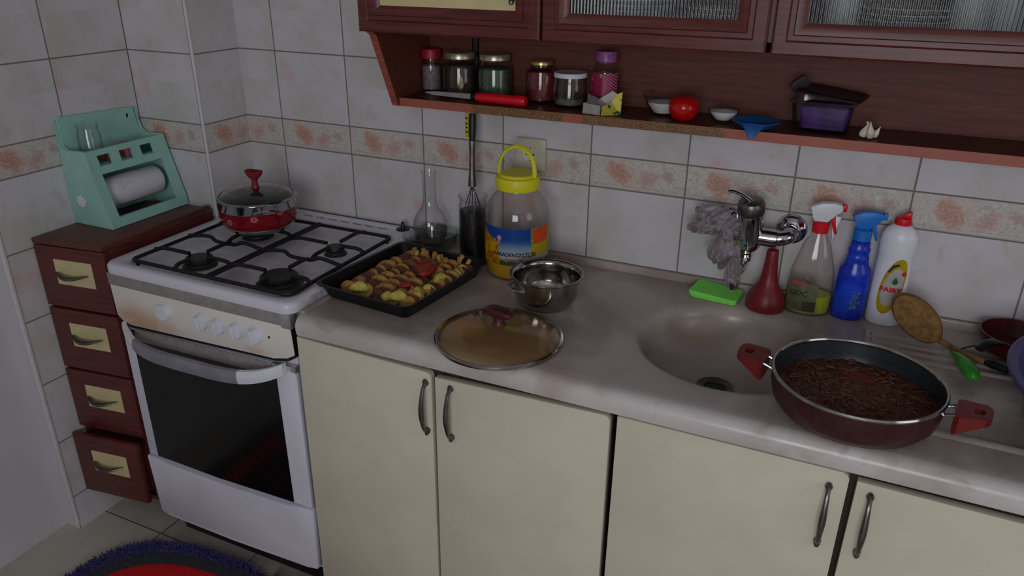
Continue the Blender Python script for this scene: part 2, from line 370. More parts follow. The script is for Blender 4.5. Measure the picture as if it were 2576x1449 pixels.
# ------------------------------------------------------------------ worktop with moulded sink and drainer
CT = .90; SX, SY, SR = 1.580, -.302, .203
def worktop():
    b = bmesh.new(); N = 64; yb, yf = -.012, -.590; x0, x1 = .648, 3.3
    nose = [(yf, CT)]+[(-.592-.024*math.sin(a), .878+.022*math.cos(a)) for a in (.3, .7, 1.1, 1.5)]+[(-.616, .868), (-.613, .855), (-.606, .850)]
    xs = [x0+.012, .70, SX-.26, SX+.26, 2.0, 2.4, x1]
    # top slab apart from the square that holds the basin
    def quad(a, c, d, e): b.faces.new([b.verts.new(p) for p in (a, c, d, e)])
    quad((x0, yf, CT), (SX-.25, yf, CT), (SX-.25, yb, CT), (x0, yb, CT)); quad((SX+.25, yf, CT), (x1, yf, CT), (x1, yb, CT), (SX+.25, yb, CT))
    sq = []
    for i in range(N):
        a = 2*PI*i/N; c, s = math.cos(a), math.sin(a); k = 1e9
        if c > 1e-6: k = min(k, .25/c)
        if c < -1e-6: k = min(k, -.25/c)
        if s > 1e-6: k = min(k, (yb-SY)/s)
        if s < -1e-6: k = min(k, (yf-SY)/s)
        sq.append((SX+k*c, SY+k*s, CT))
    for (cx, cy) in ((SX+.25, yb), (SX-.25, yb), (SX-.25, yf), (SX+.25, yf)):
        i = min(range(N), key=lambda i: (sq[i][0]-cx)**2+(sq[i][1]-cy)**2); sq[i] = (cx, cy, CT)
    prof = [(SR+.015, CT), (SR+.008, CT-.001), (SR, CT-.004), (SR-.008, CT-.012), (SR-.014, CT-.028), (SR-.022, CT-.05), (SR-.034, CT-.074), (SR-.062, CT-.090), (SR-.11, CT-.097), (.038, CT-.100), (.036, CT-.108)]
    sh = lambda z: min(1, max(0, (CT-.05-z)/.045))
    loops = [sq]+[[(SX-.016*sh(z)+r*math.cos(2*PI*i/N), SY-.030*sh(z)+r*math.sin(2*PI*i/N), z) for i in range(N)] for r, z in prof]
    loft(loops, False, True, b)
    # front nose, underside, left end, back
    full = nose+[(yb, .850), (yb, CT)]
    loft([[(x, y, z) for y, z in nose+[(-.560, .850)]] for x in (x0, x1)], False, False, b, closed=False)
    b2 = bmesh.new(); b2.faces.new([b2.verts.new((x0, y, z)) for y, z in full]); join(b, b2)
    # drainer ribs, moulded in the same stone
    for y in (-.118, -.150, -.182, -.215):
        prism([(y-.010, CT-.001), (y-.005, CT+.0035), (y, CT+.005), (y+.005, CT+.0035), (y+.010, CT-.001)], 'x', 1.86, 3.2, b)
    prism([(-.505, CT-.001), (-.498, CT+.004), (-.492, CT+.006), (-.486, CT+.004), (-.478, CT-.001)], 'x', 1.93, 3.2, b)
    prism([(1.84, CT-.001), (1.845, CT+.003), (1.85, CT+.004), (1.855, CT+.003), (1.86, CT-.001)], 'y', -.225, -.105, b)
    # the left edge lip beside the cooker
    prism([(.640, .872), (.640, CT+.004), (.650, CT+.006), (.656, CT-.001), (.656, .872)], 'y', -.585, -.02, b)
    return b
wt = thing('worktop', 'pale marble worktop with a round moulded sink and ribbed drainer', 'worktop', (0, 0, 0))
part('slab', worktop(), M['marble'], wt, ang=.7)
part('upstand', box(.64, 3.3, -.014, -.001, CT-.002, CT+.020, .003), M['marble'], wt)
dr = part('drain', lathe([(.022, CT-.104), (.024, CT-.0995), (.034, CT-.0985), (.040, CT-.0968), (.0395, CT-.1010), (.023, CT-.106)], 32, c=(SX-.016, SY-.030, 0)), M['steel_dark'], wt, 'steel drain ring in the middle of the basin')
part('drain_hole', lathe([(.001, CT-.1045), (.023, CT-.1045), (.023, CT-.102), (.001, CT-.1015)], 28, c=(SX-.016, SY-.030, 0)), M['black'], dr, 'dark strainer')

# ------------------------------------------------------------------ base cupboards with cream doors
def bow_handle(L=.125):
    P = spline([(0, .004, L/2), (0, -.010, L/2-.004), (0, -.020, L/2-.020), (0, -.027, 0), (0, -.020, -L/2+.020), (0, -.010, -L/2+.004), (0, .004, -L/2)], 5)
    n = len(P); rad = [.0042+.0030*math.exp(-((abs(i/(n-1)-.5)-.43)/.06)**2)+.0022*math.exp(-((i/(n-1)-.5)/.12)**2) for i in range(n)]
    b = tube(P, rad, 10)
    for s in (-1, 1):
        tube([(0, -.001, s*L/2), (0, -.006, s*(L/2+.004)), (0, -.008, s*(L/2+.009))], [.0065, .006, .003], 10, b)
    return b
def base_cupboard(label, x0, x1, doors):
    t = thing('base_cupboard', label, 'cupboard', ((x0+x1)/2, -.30, 0), group=None); cx = (x0+x1)/2
    b = box(x0+.003-cx, x0+.020-cx, -.275, .285, .08, .785); box(x1-.020-cx, x1-.003-cx, -.275, .285, .08, .785, bm=b)
    for xx in (x0+.003-cx, x1-.020-cx): box(xx, xx+.017, -.275, -.235, .785, .848, bm=b)
    box(x0+.02-cx, x1-.02-cx, -.275, .285, .08, .10, bm=b); box(x0+.02-cx, x1-.02-cx, -.278, -.26, .815, .848, bm=b); box(x0+.02-cx, x1-.02-cx, .27, .285, .10, .848, bm=b)
    mid = (doors[0][1]+doors[1][0])/2-cx; box(mid-.01, mid+.01, -.275, -.255, .10, .815, bm=b)
    part('carcass', b, M['carcass'], t, 'dark brown carcass')
    part('plinth', box(x0+.003-cx, x1-.003-cx, -.235, -.22, 0, .079), M['wood'], t)
    for dx0, dx1, zt0, zt1, hx in doors:
        zb0 = .085
        poly = [(dx0-cx, zb0), (dx1-cx, zb0), (dx1-cx, zt1-.012), (dx1-cx-.004, zt1-.004), (dx1-cx-.012, zt1), (dx0-cx+.004, zt0)]
        d = part('door', prism(poly, 'y', -.300, -.281, bev=.0015), M['cream'], t)
        h = part('handle', xf(bow_handle(), (hx-cx, -.300, .746)), M['steel_dark'], d, 'curved steel bow handle')
    return t
base_cupboard('cream two door base cupboard right beside the cooker', .628, 1.4105, [(.630, .9985, .842, .834, .986), (1.004, 1.4075, .826, .838, 1.048)])
base_cupboard('cream two door base cupboard below the sink and drainer', 1.4125, 2.30, [(1.4175, 1.848, .843, .843, 1.818), (1.857, 2.296, .832, .828, 1.886)])

# ------------------------------------------------------------------ wall cupboards with the open shelf under them
def ring_frame(x0, x1, z0, z1, w, y0, y1, step=.008):
    b = bmesh.new()
    def rect(i, y): return [(x0+i, y, z0+i), (x1-i, y, z0+i), (x1-i, y, z1-i), (x0+i, y, z1-i)]
    L = [rect(0, y1), rect(0, y0+.004), rect(.004, y0), rect(w*.42, y0), rect(w*.42+.003, y0+.004), rect(w*.62, y0+.004), rect(w*.66, y0-.001), rect(w*.80, y0+.001), rect(w, y0+.009), rect(w, y1)]
    return loft(L, False, False, b)
def reeded():
    t = NT('reeded_glass'); v, xyz = t.obj()
    t.set(Base_Color=lin((215, 222, 222)), Roughness=.09, IOR=1.45); t.b.inputs['Transmission Weight'].default_value = 1
    t.bump(t.ma('SINE', t.ma('MULTIPLY', xyz[0], 900.)), .35, .002); return t.m
M['reeded'] = reeded()
uc = thing('wall_cupboard', 'red-brown wooden wall cupboard with framed doors and open shelf below', 'cupboard', (1.5, 0, 0))
ox = -1.5; X0 = .664; XE = 2.95; ZC = 1.508; D = -.290; ZS = 1.336
b = box(X0+ox, X0+.018+ox, D, -.002, ZC, 2.15)
for x in (1.118, 1.577, 2.035, 2.49, XE-.018): box(x-.009+ox, x+.009+ox, D, -.002, ZC, 2.15, bm=b)
box(X0+ox, XE+ox, D, -.002, ZC, ZC+.018, bm=b); box(X0+ox, XE+ox, D, -.002, 2.15, 2.17, bm=b); box(X0+ox, XE+ox, -.010, -.001, ZC, 2.15, bm=b)
part('carcass', b, M['wood'], uc)
b = prism([(-.002, ZC), (-.285, ZC), (-.262, ZC-.012), (-.180, ZS-.02), (-.002, ZS-.02)], 'x', X0+ox-.002, X0+.015+ox)
part('end_panel', b, M['wood_back'], uc, 'end panel tapering down to the shelf')
part('panel_edging', prism([(-.2853, ZC), (-.2870, ZC), (-.2638, ZC-.013), (-.1815, ZS-.02), (-.1798, ZS-.02), (-.2618, ZC-.012)], 'x', X0+ox-.003, X0+.016+ox), M['wood_edge'], uc, 'orange-brown front edging')
part('back_panel', box(X0+.016+ox, XE+ox, -.018, -.002, ZS, ZC), M['wood_back'], uc)
part('shelf_board', box(X0+.016+ox, XE+ox, -.1745, -.002, ZS-.019, ZS), M['shelf_top'], uc)
part('shelf_edging', box(X0+.016+ox, XE+ox, -.1775, -.1745, ZS-.020, ZS+.0005), M['shelf_edge'], uc, 'chipped orange edging with bare chipboard showing')
b = box(X0+.020+ox, XE-.02+ox, D+.02, -.012, 1.78, 1.792)
part('inner_shelf', b, M['wood'], uc)
for i, (a, c) in enumerate(((X0, 1.1155), (1.1205, 1.5705), (1.5795, 2.033), (2.037, 2.488), (2.492, XE))):
    d = part('door', ring_frame(a+ox, c+ox, ZC-.002, 2.14, .058, D-.021, D-.001), M['wood'], uc)
    w = .054
    if i == 0: first_door = d
    if i == 0:
        part('door_panel', box(a+w+ox, c-w+ox, D-.012, D-.004, ZC+w-.002, 2.14-w), M['cream2'], d, 'cream door panel')
    else:
        part('glass_pane', box(a+w+ox, c-w+ox, D-.012, D-.008, ZC+w-.002, 2.14-w), M['reeded'], d, 'reeded glass pane')
part('handle', xf(bow_handle(.09), (1.050+ox, D-.012, 1.630)), M['steel_dark'], first_door)

M['china'] = mat('china', (235, 235, 232), .25, var=.04)
plate0 = None; k = 0
for (px, n, r) in ((1.27, 7, .085), (1.45, 5, .07), (1.80, 6, .085)):
    for i in range(n):
        z = ZC+.0185+i*.0105
        if plate0 is None:
            plate0 = solo('plate', lathe([(.05, 0), (.055, 0), (.06, .003), (.085, .0085), (.085, .0098), (.055, .0045), (.02, .0035)], 32), M['china'], 'white plate in a stack behind the reeded glass', 'plate', (px, -.15, z), group='plates behind the cupboard glass')
            o = plate0
        else:
            o = copy_tree(plate0); o.location = (px, -.15, z)
        o.scale = (r/.085,)*3 if r != .085 else (1, 1, 1)
        o['label'] = {1.27: 'white plate in the left stack behind the middle cupboard glass', 1.45: 'small white plate stacked right of larger plates behind middle glass', 1.80: 'white plate stacked behind the glass of the right cupboard door'}[px]
        o['group'] = {1.27: 'large plates behind the middle glass', 1.45: 'small plates behind the middle glass', 1.80: 'plates behind the right glass'}[px]
g0 = None
for x in (1.685, 1.90, 1.965):
    bm = None
    if g0 is None:
        g0 = o = solo('drinking_glass', lathe([(.024, 0), (.030, .002), (.034, .10), (.0325, .10), (.0285, .006), (.001, .006)], 28), M['china'], 'x', 'glass', (x, -.18, ZC+.0185), group='tumblers behind the right glass')
    else:
        o = copy_tree(g0); o.location = (x, -.18, ZC+.0185)
    o['label'] = 'pale tumbler standing behind the glass of the right cupboard door'

# ------------------------------------------------------------------ narrow drawer cabinet between pillar and cooker
FL, FR, BR, BL = (-.2535, -.605), (-.020, -.574), (-.008, -.190), (-.2550, -.190)
dc = thing('drawer_cabinet', 'narrow dark red-brown four drawer cabinet squeezed left of the cooker', 'cabinet', (-.13, -.40, 0))
def quadbox(u0, u1, d0, d1, z0, z1, bev=.0):
    # u across the front 0..1, d metres back from the front (negative = in front)
    def P(u, d):
        f = Vector(FL).lerp(Vector(FR), u); k = Vector(BL).lerp(Vector(BR), u); dd = (k-f).normalized()
        q = f+dd*d; return (q.x+.13, q.y+.40)
    L = [[(*P(u, d), z) for u, d in ((u0, d0), (u1, d0), (u1, d1), (u0, d1))] for z in (z0, z1)]
    b = loft(L)
    if bev: bmesh.ops.bevel(b, geom=list(b.edges), offset=bev, segments=2, profile=.5, affect='EDGES')
    return b
bm = quadbox(0, .07, .016, .38, .10, .935); join(bm, quadbox(.93, 1, .016, .38, .10, .935)); join(bm, quadbox(.07, .93, .36, .38, .10, .935)); join(bm, quadbox(.07, .93, .016, .36, .10, .115))
for z in (.34, .545, .745): join(bm, quadbox(.07, .93, .016, .36, z-.006, z+.006))
part('carcass', bm, M['wood'], dc)
part('top_board', quadbox(0, 1, -.001, .383, .935, .950, .002), M['wood_top'], dc, 'worn brown top board')
part('top_rail', box(-.020+.13, -.006+.13, -.54+.40, -.20+.40, .951, .962, .003), M['wood_top'], dc, 'loose worn wooden strip along the right edge')
part('plinth', quadbox(.15, .85, .20, .36, 0, .10), M['black'], dc)
for i, (z0, z1, out) in enumerate(((.749, .932, 0), (.549, .741, 0), (.342, .541, 0), (.122, .333, .030))):
    d = part('drawer', quadbox(.0, 1., -out-.0, .0145-out, z0, z1, .0015), M['wood'], dc, 'bottom drawer left slightly open' if out else None)
    if out: join_b = part('drawer_box', quadbox(.08, .92, .016-out, .34-out, z0+.02, z1-.03), M['wood_top'], d)
    zc = (z0+z1)/2+.018
    part('plate', quadbox(.26, .80, -out-.002, -out-.0002, zc-.037, zc+.037), M['cream2'], d, 'cream plate behind the handle')
    f = Vector(FL).lerp(Vector(FR), .53); ang = math.atan2(FR[1]-FL[1], FR[0]-FL[0])
    P = [(-.052+.104*k/12, -.002-.020*math.sin(PI*k/12), -.006*math.sin(PI*k/12)) for k in range(13)]
    hb = tube(P, [.003+.0075*math.sin(PI*k/12) for k in range(13)], 10, flat=.55)
    xf(hb, (f.x+.13+(-.004), f.y+.40-out-.003, zc), (0, 0, ang)); part('handle', hb, M['steel_dark'], d, 'dull grey bow handle')

# ------------------------------------------------------------------ cooker
ck = thing('gas_cooker', 'white freestanding gas cooker with black pan supports and glass oven door', 'cooker', (.32, -.31, 0))
cx, cy = .32, -.31
def L_(b): return xf(b, (-cx, -cy, 0))
part('body', L_(box(.028, .616, -.585, -.03, .11, .900, .004)), M['white'], ck)
part('plinth', L_(box(.05, .600, -.545, -.06, .015, .11)), M['black'], ck, 'dark recessed base')
for x in (.07, .58):
    for y in (-.48, -.08): part('foot', L_(lathe([(.018, 0), (.018, .02), (.012, .022)], 16, c=(x, y, 0))), M['black'], ck)
# hob: pressed enamel top with a well
HX0, HX1, HY0, HY1 = .016, .636, -.612, -.018; hx, hy = (HX0+HX1)/2, (HY0+HY1)/2; hw, hd = HX1-HX0, HY1-HY0
wx0, wx1, wy0, wy1 = .062, .604, -.578, -.098; wcx, wcy, ww, wh = (wx0+wx1)/2, (wy0+wy1)/2, wx1-wx0, wy1-wy0
loops = [rr(hx, hy, hw-.012, hd-.012, .030, .896), rr(hx, hy, hw-.002, hd-.002, .034, .900), rr(hx, hy, hw, hd, .035, .908), rr(hx, hy, hw-.001, hd-.001, .034, .918), rr(hx, hy, hw-.008, hd-.008, .032, .924), rr(hx, hy, hw-.018, hd-.018, .03, .9265),
         rr(wcx, wcy, ww+.012, wh+.012, .045, .9255), rr(wcx, wcy, ww+.002, wh+.002, .042, .923), rr(wcx, wcy, ww-.012, wh-.012, .038, .9115), rr(wcx, wcy, ww-.03, wh-.03, .03, .9105)]
def hob_mat():
    t = NT('stained_enamel'); P, xyz = t.pos(); n = t.noise(P, 26, 4, .6); f = None
    for x, y, r, a in ((.572, -.520, .075, .9), (.500, -.488, .085, .45), (.232, -.485, .07, .35), (.36, -.50, .06, .3), (.215, -.245, .09, .35)):
        dx = t.ma('SUBTRACT', xyz[0], x); dy = t.ma('SUBTRACT', xyz[1], y); d = t.ma('DIVIDE', t.ma('SQRT', t.ma('ADD', t.ma('MULTIPLY', dx, dx), t.ma('MULTIPLY', dy, dy))), r)
        b_ = t.ramp(t.ma('ADD', d, t.ma('MULTIPLY', t.ma('SUBTRACT', n, .5), 1.6)), .2, 1.1, a, 0.); f = b_ if f is None else t.ma('MAXIMUM', f, b_)
    f = t.ma('MULTIPLY', f, t.ma('LESS_THAN', xyz[2], .9215))
    t.set(Base_Color=t.mix(f, lin((222, 221, 230)), lin((112, 84, 72))), Roughness=.24); return t.m
part('hob', L_(loft(loops)), hob_mat(), ck)
b = box(.10, .57, -.052, -.028, .9262, .9285, .001)
hb_ = part('rear_strip', L_(b), M['white_matte'], ck)
bm = None
for i in range(7): bm = box(.24+i*.045, .272+i*.045, -.066, -.0635, .9264, .9268, bm=bm)
part('vent_slots', L_(bm), M['black'], ck, 'row of dark slots at the rear of the hob')
for x in (.585,):
    part('lid_hinge', L_(lathe([(.020, .925), (.020, .929), (.009, .931), (.006, .936), (.005, .948), (.004, .950)], 20, c=(x, -.045, 0))), M['black'], ck, 'small dark lid hinge pin')
def burner(name, x, y, r, lab):
    o = part(name, L_(lathe([(r*1.25, .911), (r*1.2, .9135), (r*1.05, .915), (r*1.02, .921), (r*.86, .923), (r*.86, .926)], 40, c=(x, y, 0))), mat('burner_base', (58, 56, 56), .5, .3), ck, lab)
    part('burner_cap', L_(lathe([(r*1.0, .926), (r, .931), (r*.93, .934), (r*.5, .9345)], 40, c=(x, y, 0))), M['black'], o)
burner('burner', .232, -.485, .036, 'medium burner at the front left'); burner('burner', .500, -.488, .047, 'largest burner at the front right')
burner('burner', .503, -.262, .025, 'smallest burner at the rear right'); burner('burner', .215, -.245, .036, 'burner under the red pot')
# pan supports
def grate():
    zt, r = .9385, .0055; b = None
    x0, x1, y0, y1 = .078, .598, -.568, -.125; xm = .345; ym = -.365
    P = [(p[0], p[1], .929) for p in rr((x0+x1)/2, (y0+y1)/2, x1-x0, y1-y0, .018, 0, 4)]; P.append(P[0]); b = tube(P, .0054, 8, b)
    b = tube([(xm-.006, y0, .931), (xm-.006, y1, .931)], .0045, 8, b); b = tube([(xm+.006, y0, .931), (xm+.006, y1, .931)], .0045, 8, b)
    def w(a, c): return tube(spline([a, ((a[0]*2+c[0])/3, (a[1]*2+c[1])/3, zt), ((a[0]+c[0]*2)/3, (a[1]+c[1]*2)/3, zt), c], 4), r, 8, b)
    for xa, xb in ((x0, xm), (xm, x1)):
        m = (xa+xb)/2
        b = tube(spline([(xa, ym, .930), (xa+.05, ym, zt), (m-.055, ym+.001, zt), (m-.03, ym-.004, .931), (m+.03, ym-.004, .931), (m+.055, ym+.001, zt), (xb-.05, ym, zt), (xb, ym, .930)], 5), r, 8, b)
    for (bx, by, R) in ((.232, -.485, .040), (.500, -.488, .052), (.503, -.262, .034), (.215, -.245, .040)):
        xa, xb = (x0, xm) if bx < xm else (xm, x1); ya, yb = (y0, ym) if by < ym else (ym, y1)
        for a, c in (((xa, by, .930), (bx-R*.8, by, zt)), ((xb, by, .930), (bx+R*.8, by, zt)), ((bx, ya, .930), (bx, by-R*.8, zt)), ((bx, yb, .930), (bx, by+R*.8, zt))):
            b = tube(spline([a, (a[0]*.7+c[0]*.3, a[1]*.7+c[1]*.3, zt), c], 5), r, 8, b)
    for p in ((x0, by, .93) for by in (-.485, -.245, -.365)): b = ball(.0075, p, sub=2, bm=b)
    for p in ((x1, -.262, .93), (x1, -.488, .93), (xm, y1, .93), (.503, y1, .93)): b = ball(.0068, p, sub=2, bm=b)
    for x in (x0+.01, x1-.01):
        for y in (y0+.01, y1-.01): b = tube([(x, y, .911), (x, y, .930)], .004, 8, b)
    return b
part('pan_support', L_(grate()), M['black_iron'], ck, 'black iron pan supports')
# control panel
def panel_mat():
    t = NT('scorched_panel'); P, xyz = t.pos()
    c = lin((232, 228, 218)); st = lin((206, 160, 112))
    n = t.noise(P, 22, 3)
    def blob(x, z, rx, rz, a):
        dx = t.ma('DIVIDE', t.ma('SUBTRACT', xyz[0], x), rx); dz = t.ma('DIVIDE', t.ma('SUBTRACT', xyz[2], z), rz)
        d = t.ma('SQRT', t.ma('ADD', t.ma('MULTIPLY', dx, dx), t.ma('MULTIPLY', dz, dz)))
        return t.ramp(t.ma('ADD', d, t.ma('MULTIPLY', t.ma('SUBTRACT', n, .5), .8)), .1, 1.2, a, 0.)
    f = t.ma('MAXIMUM', blob(.11, .775, .11, .05, .85), t.ma('MAXIMUM', blob(.20, .765, .09, .035, .5), blob(.50, .768, .05, .025, .4)))
    t.set(Base_Color=t.mix(f, c, st), Roughness=.3); return t.m
M['panel'] = panel_mat()
py = -.598
part('control_panel', L_(prism([(.024, .868), (.620, .868), (.624, .790), (.600, .776), (.560, .768), (.070, .752), (.045, .760), (.028, .775)], 'y', py-.006, -.580, bev=.002)), M['panel'], ck, 'white control panel with scorch stains')
part('panel_gap', L_(prism([(.022, .860), (.6215, .860), (.6255, .783), (.602, .7685), (.561, .7605), (.070, .7445), (.044, .7525), (.025, .768)], 'y', py-.0035, -.581)), M['black'], ck, 'dark gap under the control panel')
part('metal_tape', L_(box(.022, .623, py-.007, -.585, .864, .897, .001)), M['foil'], ck, 'dull metal tape along the top of the panel')
part('foil_patch', L_(box(.596, .626, py-.009, -.584, .860, .900, .002)), M['foil_shiny'], ck, 'shiny crumpled foil at the right corner')
part('foil_patch', L_(prism([(.548, .752), (.620, .756), (.620, .738), (.600, .742)], 'y', py-.0045, -.590)), M['foil_shiny'], ck, 'shiny foil scrap beside the oven handle')
for i, (x, r) in enumerate(((.212, .0235), (.341, .0215), (.397, .0215), (.455, .0215), (.513, .0215))):
    kb = lathe([(r*1.12, 0), (r*1.12, .003), (r, .004), (r*.94, .012), (r*.86, .014), (r*.3, .0145)], 32)
    join(kb, box(-r*.24, r*.24, -r*.86, r*.86, .012, .023, .002)) if i else None
    part('knob', L_(xf(kb, (x, py-.006, .822), (PI/2, 0, 0))), M['white_matte'], ck)
part('button', L_(xf(lathe([(.0032, 0), (.0032, .001), (.002, .0015)], 12), (.553, py-.006, .824), (PI/2, 0, 0))), M['black'], ck, 'small black dot on the panel')
# oven door
M['oven_glass'] = mat('oven_glass', (12, 13, 14), .16, var=.3)
od = part('oven_door', L_(prism([(.030, .322), (.618, .328), (.618, .752), (.560, .752), (.070, .742), (.030, .748)], 'y', py-.002, -.586, bev=.002)), M['white'], ck)
part('oven_glass', L_(prism([(.066, .326), (.30, .322), (.560, .330), (.556, .742), (.066, .736)], 'y', py-.0035, py-.001)), M['oven_glass'], od, 'black oven window')
part('door_strip', L_(prism([(.082, .708), (.548, .716), (.548, .751), (.082, .743)], 'y', py-.0065, py-.003, bev=.001)), M['foil'], od, 'grey metal strip above the handle')
def hbar(x0, x1, m, name, lab):
    N = 18; L = []
    for i in range(N+1):
        x = x0+(x1-x0)*i/N; t = (x-.325)/.275; y = -.602-.050*(1-t**4)-(.004); z = .716+.034*t**4+ .012*(x-.325)
        h = .0155+.003*(1-t*t); L.append([(x, y-.006, z-h), (x, y-.009, z-h*.3), (x, y-.009, z+h*.3), (x, y-.006, z+h), (x, y+.006, z+h), (x, y+.008, z), (x, y+.006, z-h)])
    part(name, L_(loft(L)), m, od, lab)
hbar(.052, .122, M['white_matte'], 'handle_end', 'white handle end'); hbar(.1222, .484, mat('grey_handle', (142, 140, 150), .4, .1), 'handle', 'grey oven handle bar'); hbar(.4842, .594, M['white_matte'], 'handle_end', 'white handle end')
part('lower_drawer', L_(prism([(.024, .318), (.10, .312), (.32, .309), (.54, .316), (.622, .326), (.618, .124), (.58, .116), (.32, .110), (.07, .112), (.036, .118)], 'y', py-.008, -.586, bev=.003)), M['white'], ck, 'white storage drawer under the oven')

# ------------------------------------------------------------------ rug
rg = thing('rug', 'shaggy rug with red centre and dark navy fringe in front of cooker', 'rug', (.42, -1.010, 0))
def sup(a, b_, n, z, k=96, jit=0.):
    out = []
    for i in range(k):
        t = 2*PI*i/k; c, s = math.cos(t), math.sin(t); j = 1+random.uniform(-jit, jit)
        out.append((a*j*math.copysign(abs(c)**(2/n), c), b_*j*math.copysign(abs(s)**(2/n), s), z))
    return out
M['navy'] = mat('navy_pile', (62, 58, 110), .95, var=.3, vs=120, bump=1., bs=400); M['char'] = mat('charcoal_pile', (58, 60, 70), .95, var=.3, vs=120, bump=1., bs=400)
M['red_pile'] = mat('red_pile', (215, 16, 28), .95, var=.2, vs=120, bump=1., bs=400); M['blackpile'] = mat('dark_pile', (60, 24, 36), .95, var=.3, bump=1., bs=400)
part('backing', loft([sup(.51, .41, 3.6, .001), sup(.51, .41, 3.6, .008)]), M['char'], rg)
part('charcoal_band', loft([sup(.50, .40, 3.6, .008), sup(.502, .402, 3.6, .016), sup(.49, .39, 3.6, .0195), sup(.435, .340, 3.3, .0195), sup(.435, .340, 3.3, .01)]), M['char'], rg)
part('red_band', loft([sup(.442, .348, 3.2, .015), sup(.442, .348, 3.2, .021), sup(.436, .342, 3.2, .0225), sup(.385, .292, 3., .0225), sup(.385, .292, 3., .01)]), M['red_pile'], rg, 'red band')
part('centre', loft([sup(.388, .295, 3., .015), sup(.386, .293, 3., .0215)]), M['blackpile'], rg)
bm = bmesh.new()
for i in range(6000):
    t = random.uniform(0, 2*PI); c, s = math.cos(t), math.sin(t); k = random.uniform(.93, 1.02)
    x, y = .505*k*math.copysign(abs(c)**(2/3.6), c), .405*k*math.copysign(abs(s)**(2/3.6), s)
    d = Vector((x/.5, y/.4, 0)).normalized(); l = random.uniform(.016, .036); q = Vector((-d.y, d.x, 0))*random.uniform(-.012, .012)
    p0 = Vector((x, y, .010)); w = Vector((-d.y, d.x, 0))*.0018
    p1 = p0+d*l*.45+q*.5+Vector((0, 0, .014)); p2 = p0+d*l+q+Vector((0, 0, random.uniform(-.004, .008)))
    A = [bm.verts.new(p) for p in (p0-w, p0+w, p1+w*.8, p1-w*.8)]; e = bm.verts.new(p2); bm.faces.new(A); bm.faces.new((A[3], A[2], e))
o = part('fringe', bm, M['navy'], rg, 'navy shaggy fringe', smooth=False); o['kind'] = 'stuff'

# ================================================================== things on the cooker
PZ = .9447
pt = thing('cooking_pot', 'small red enamel pot with glass lid standing on the rear left burner', 'pot', (.234, -.250, PZ), .15)
part('body', lathe([(.001, 0), (.072, 0), (.086, .006), (.1005, .022), (.1055, .042), (.106, .076), (.1035, .076), (.1015, .040), (.084, .008), (.001, .004)], 56), M['red_enamel'], pt)
part('base_disc', lathe([(.060, -.0008), (.074, -.0008), (.0885, .0065), (.0975, .017), (.0965, .019), (.085, .008)], 56), M['steel'], pt, 'bare steel foot of the pot')
part('rim', lathe([(.1063, .066), (.1082, .069), (.1085, .090), (.1105, .093), (.107, .094), (.1045, .092), (.1040, .067)], 56), M['chrome'], pt, 'polished steel rim')
bm = None
for k in range(9):
    a = 2*PI*k/9+.3; z = .030+.022*(k % 3)/2+.01
    for j in range(5):
        b2 = ball(.0055, (0, 0, 0), (1, .18, .7), sub=2); q = 2*PI*j/5
        xf(b2, (.0065*math.cos(q), 0, .0055*math.sin(q)), (0, 0, 0)); xf(b2, (.1062*math.cos(a), .1062*math.sin(a), z+.004), (0, 0, a+PI/2)); bm = join(bm, b2)
o = part('flower_print', bm, mat('pale_print', (176, 84, 86), .3), pt, 'pale printed blossoms'); o['kind'] = 'stuff'
for s, a in ((1, 2.35), (-1, 2.35+PI)):
    c, q = math.cos(a), math.sin(a)
    P = spline([(c*.104-q*.035*1, q*.104+c*.035, .072), (c*.128-q*.034, q*.128+c*.034, .080), (c*.142, q*.142, .088), (c*.128+q*.034, q*.128-c*.034, .080), (c*.104+q*.035, q*.104-c*.035, .072)], 6)
    part('side_handle', tube(P, .0042, 10), M['steel'], pt, 'steel loop handle')
part('lining', lathe([(.1033, .0755), (.1012, .040), (.0838, .0085), (.001, .0045), (.001, .0055), (.083, .0095), (.1005, .041), (.1025, .0755)], 56), mat('grey_lining', (92, 96, 94), .5), pt, 'grey inside')
lid = part('lid', lathe([(.1035, .0935), (.095, .101), (.075, .109), (.045, .115), (.012, .1175), (.001, .1175), (.001, .1150), (.045, .1120), (.075, .106), (.094, .098), (.1025, .0915)], 56), glass('smoky_glass', (196, 204, 200), .12, .6, 1.6), pt, 'smoky glass lid')
part('lid_rim', lathe([(.1025, .091), (.1085, .0915), (.1095, .0945), (.107, .0975), (.1025, .0965)], 56), M['steel'], lid)
kn = tube([(0, 0, .116), (0, 0, .132), (0, 0, .146)], [.012, .008, .0105], 16)
L = []
for w, z in ((.0095, .142), (.016, .148), (.023, .156), (.0265, .163), (.026, .167), (.019, .165), (.006, .160)): L.append([(p[0], p[1], z) for p in rr(0, 0, w*2, .020 if w > .012 else .017, .007, 0, 4)])
join(kn, loft(L)); part('knob', kn, M['pvc_red'], lid, 'flared dark red lid knob')

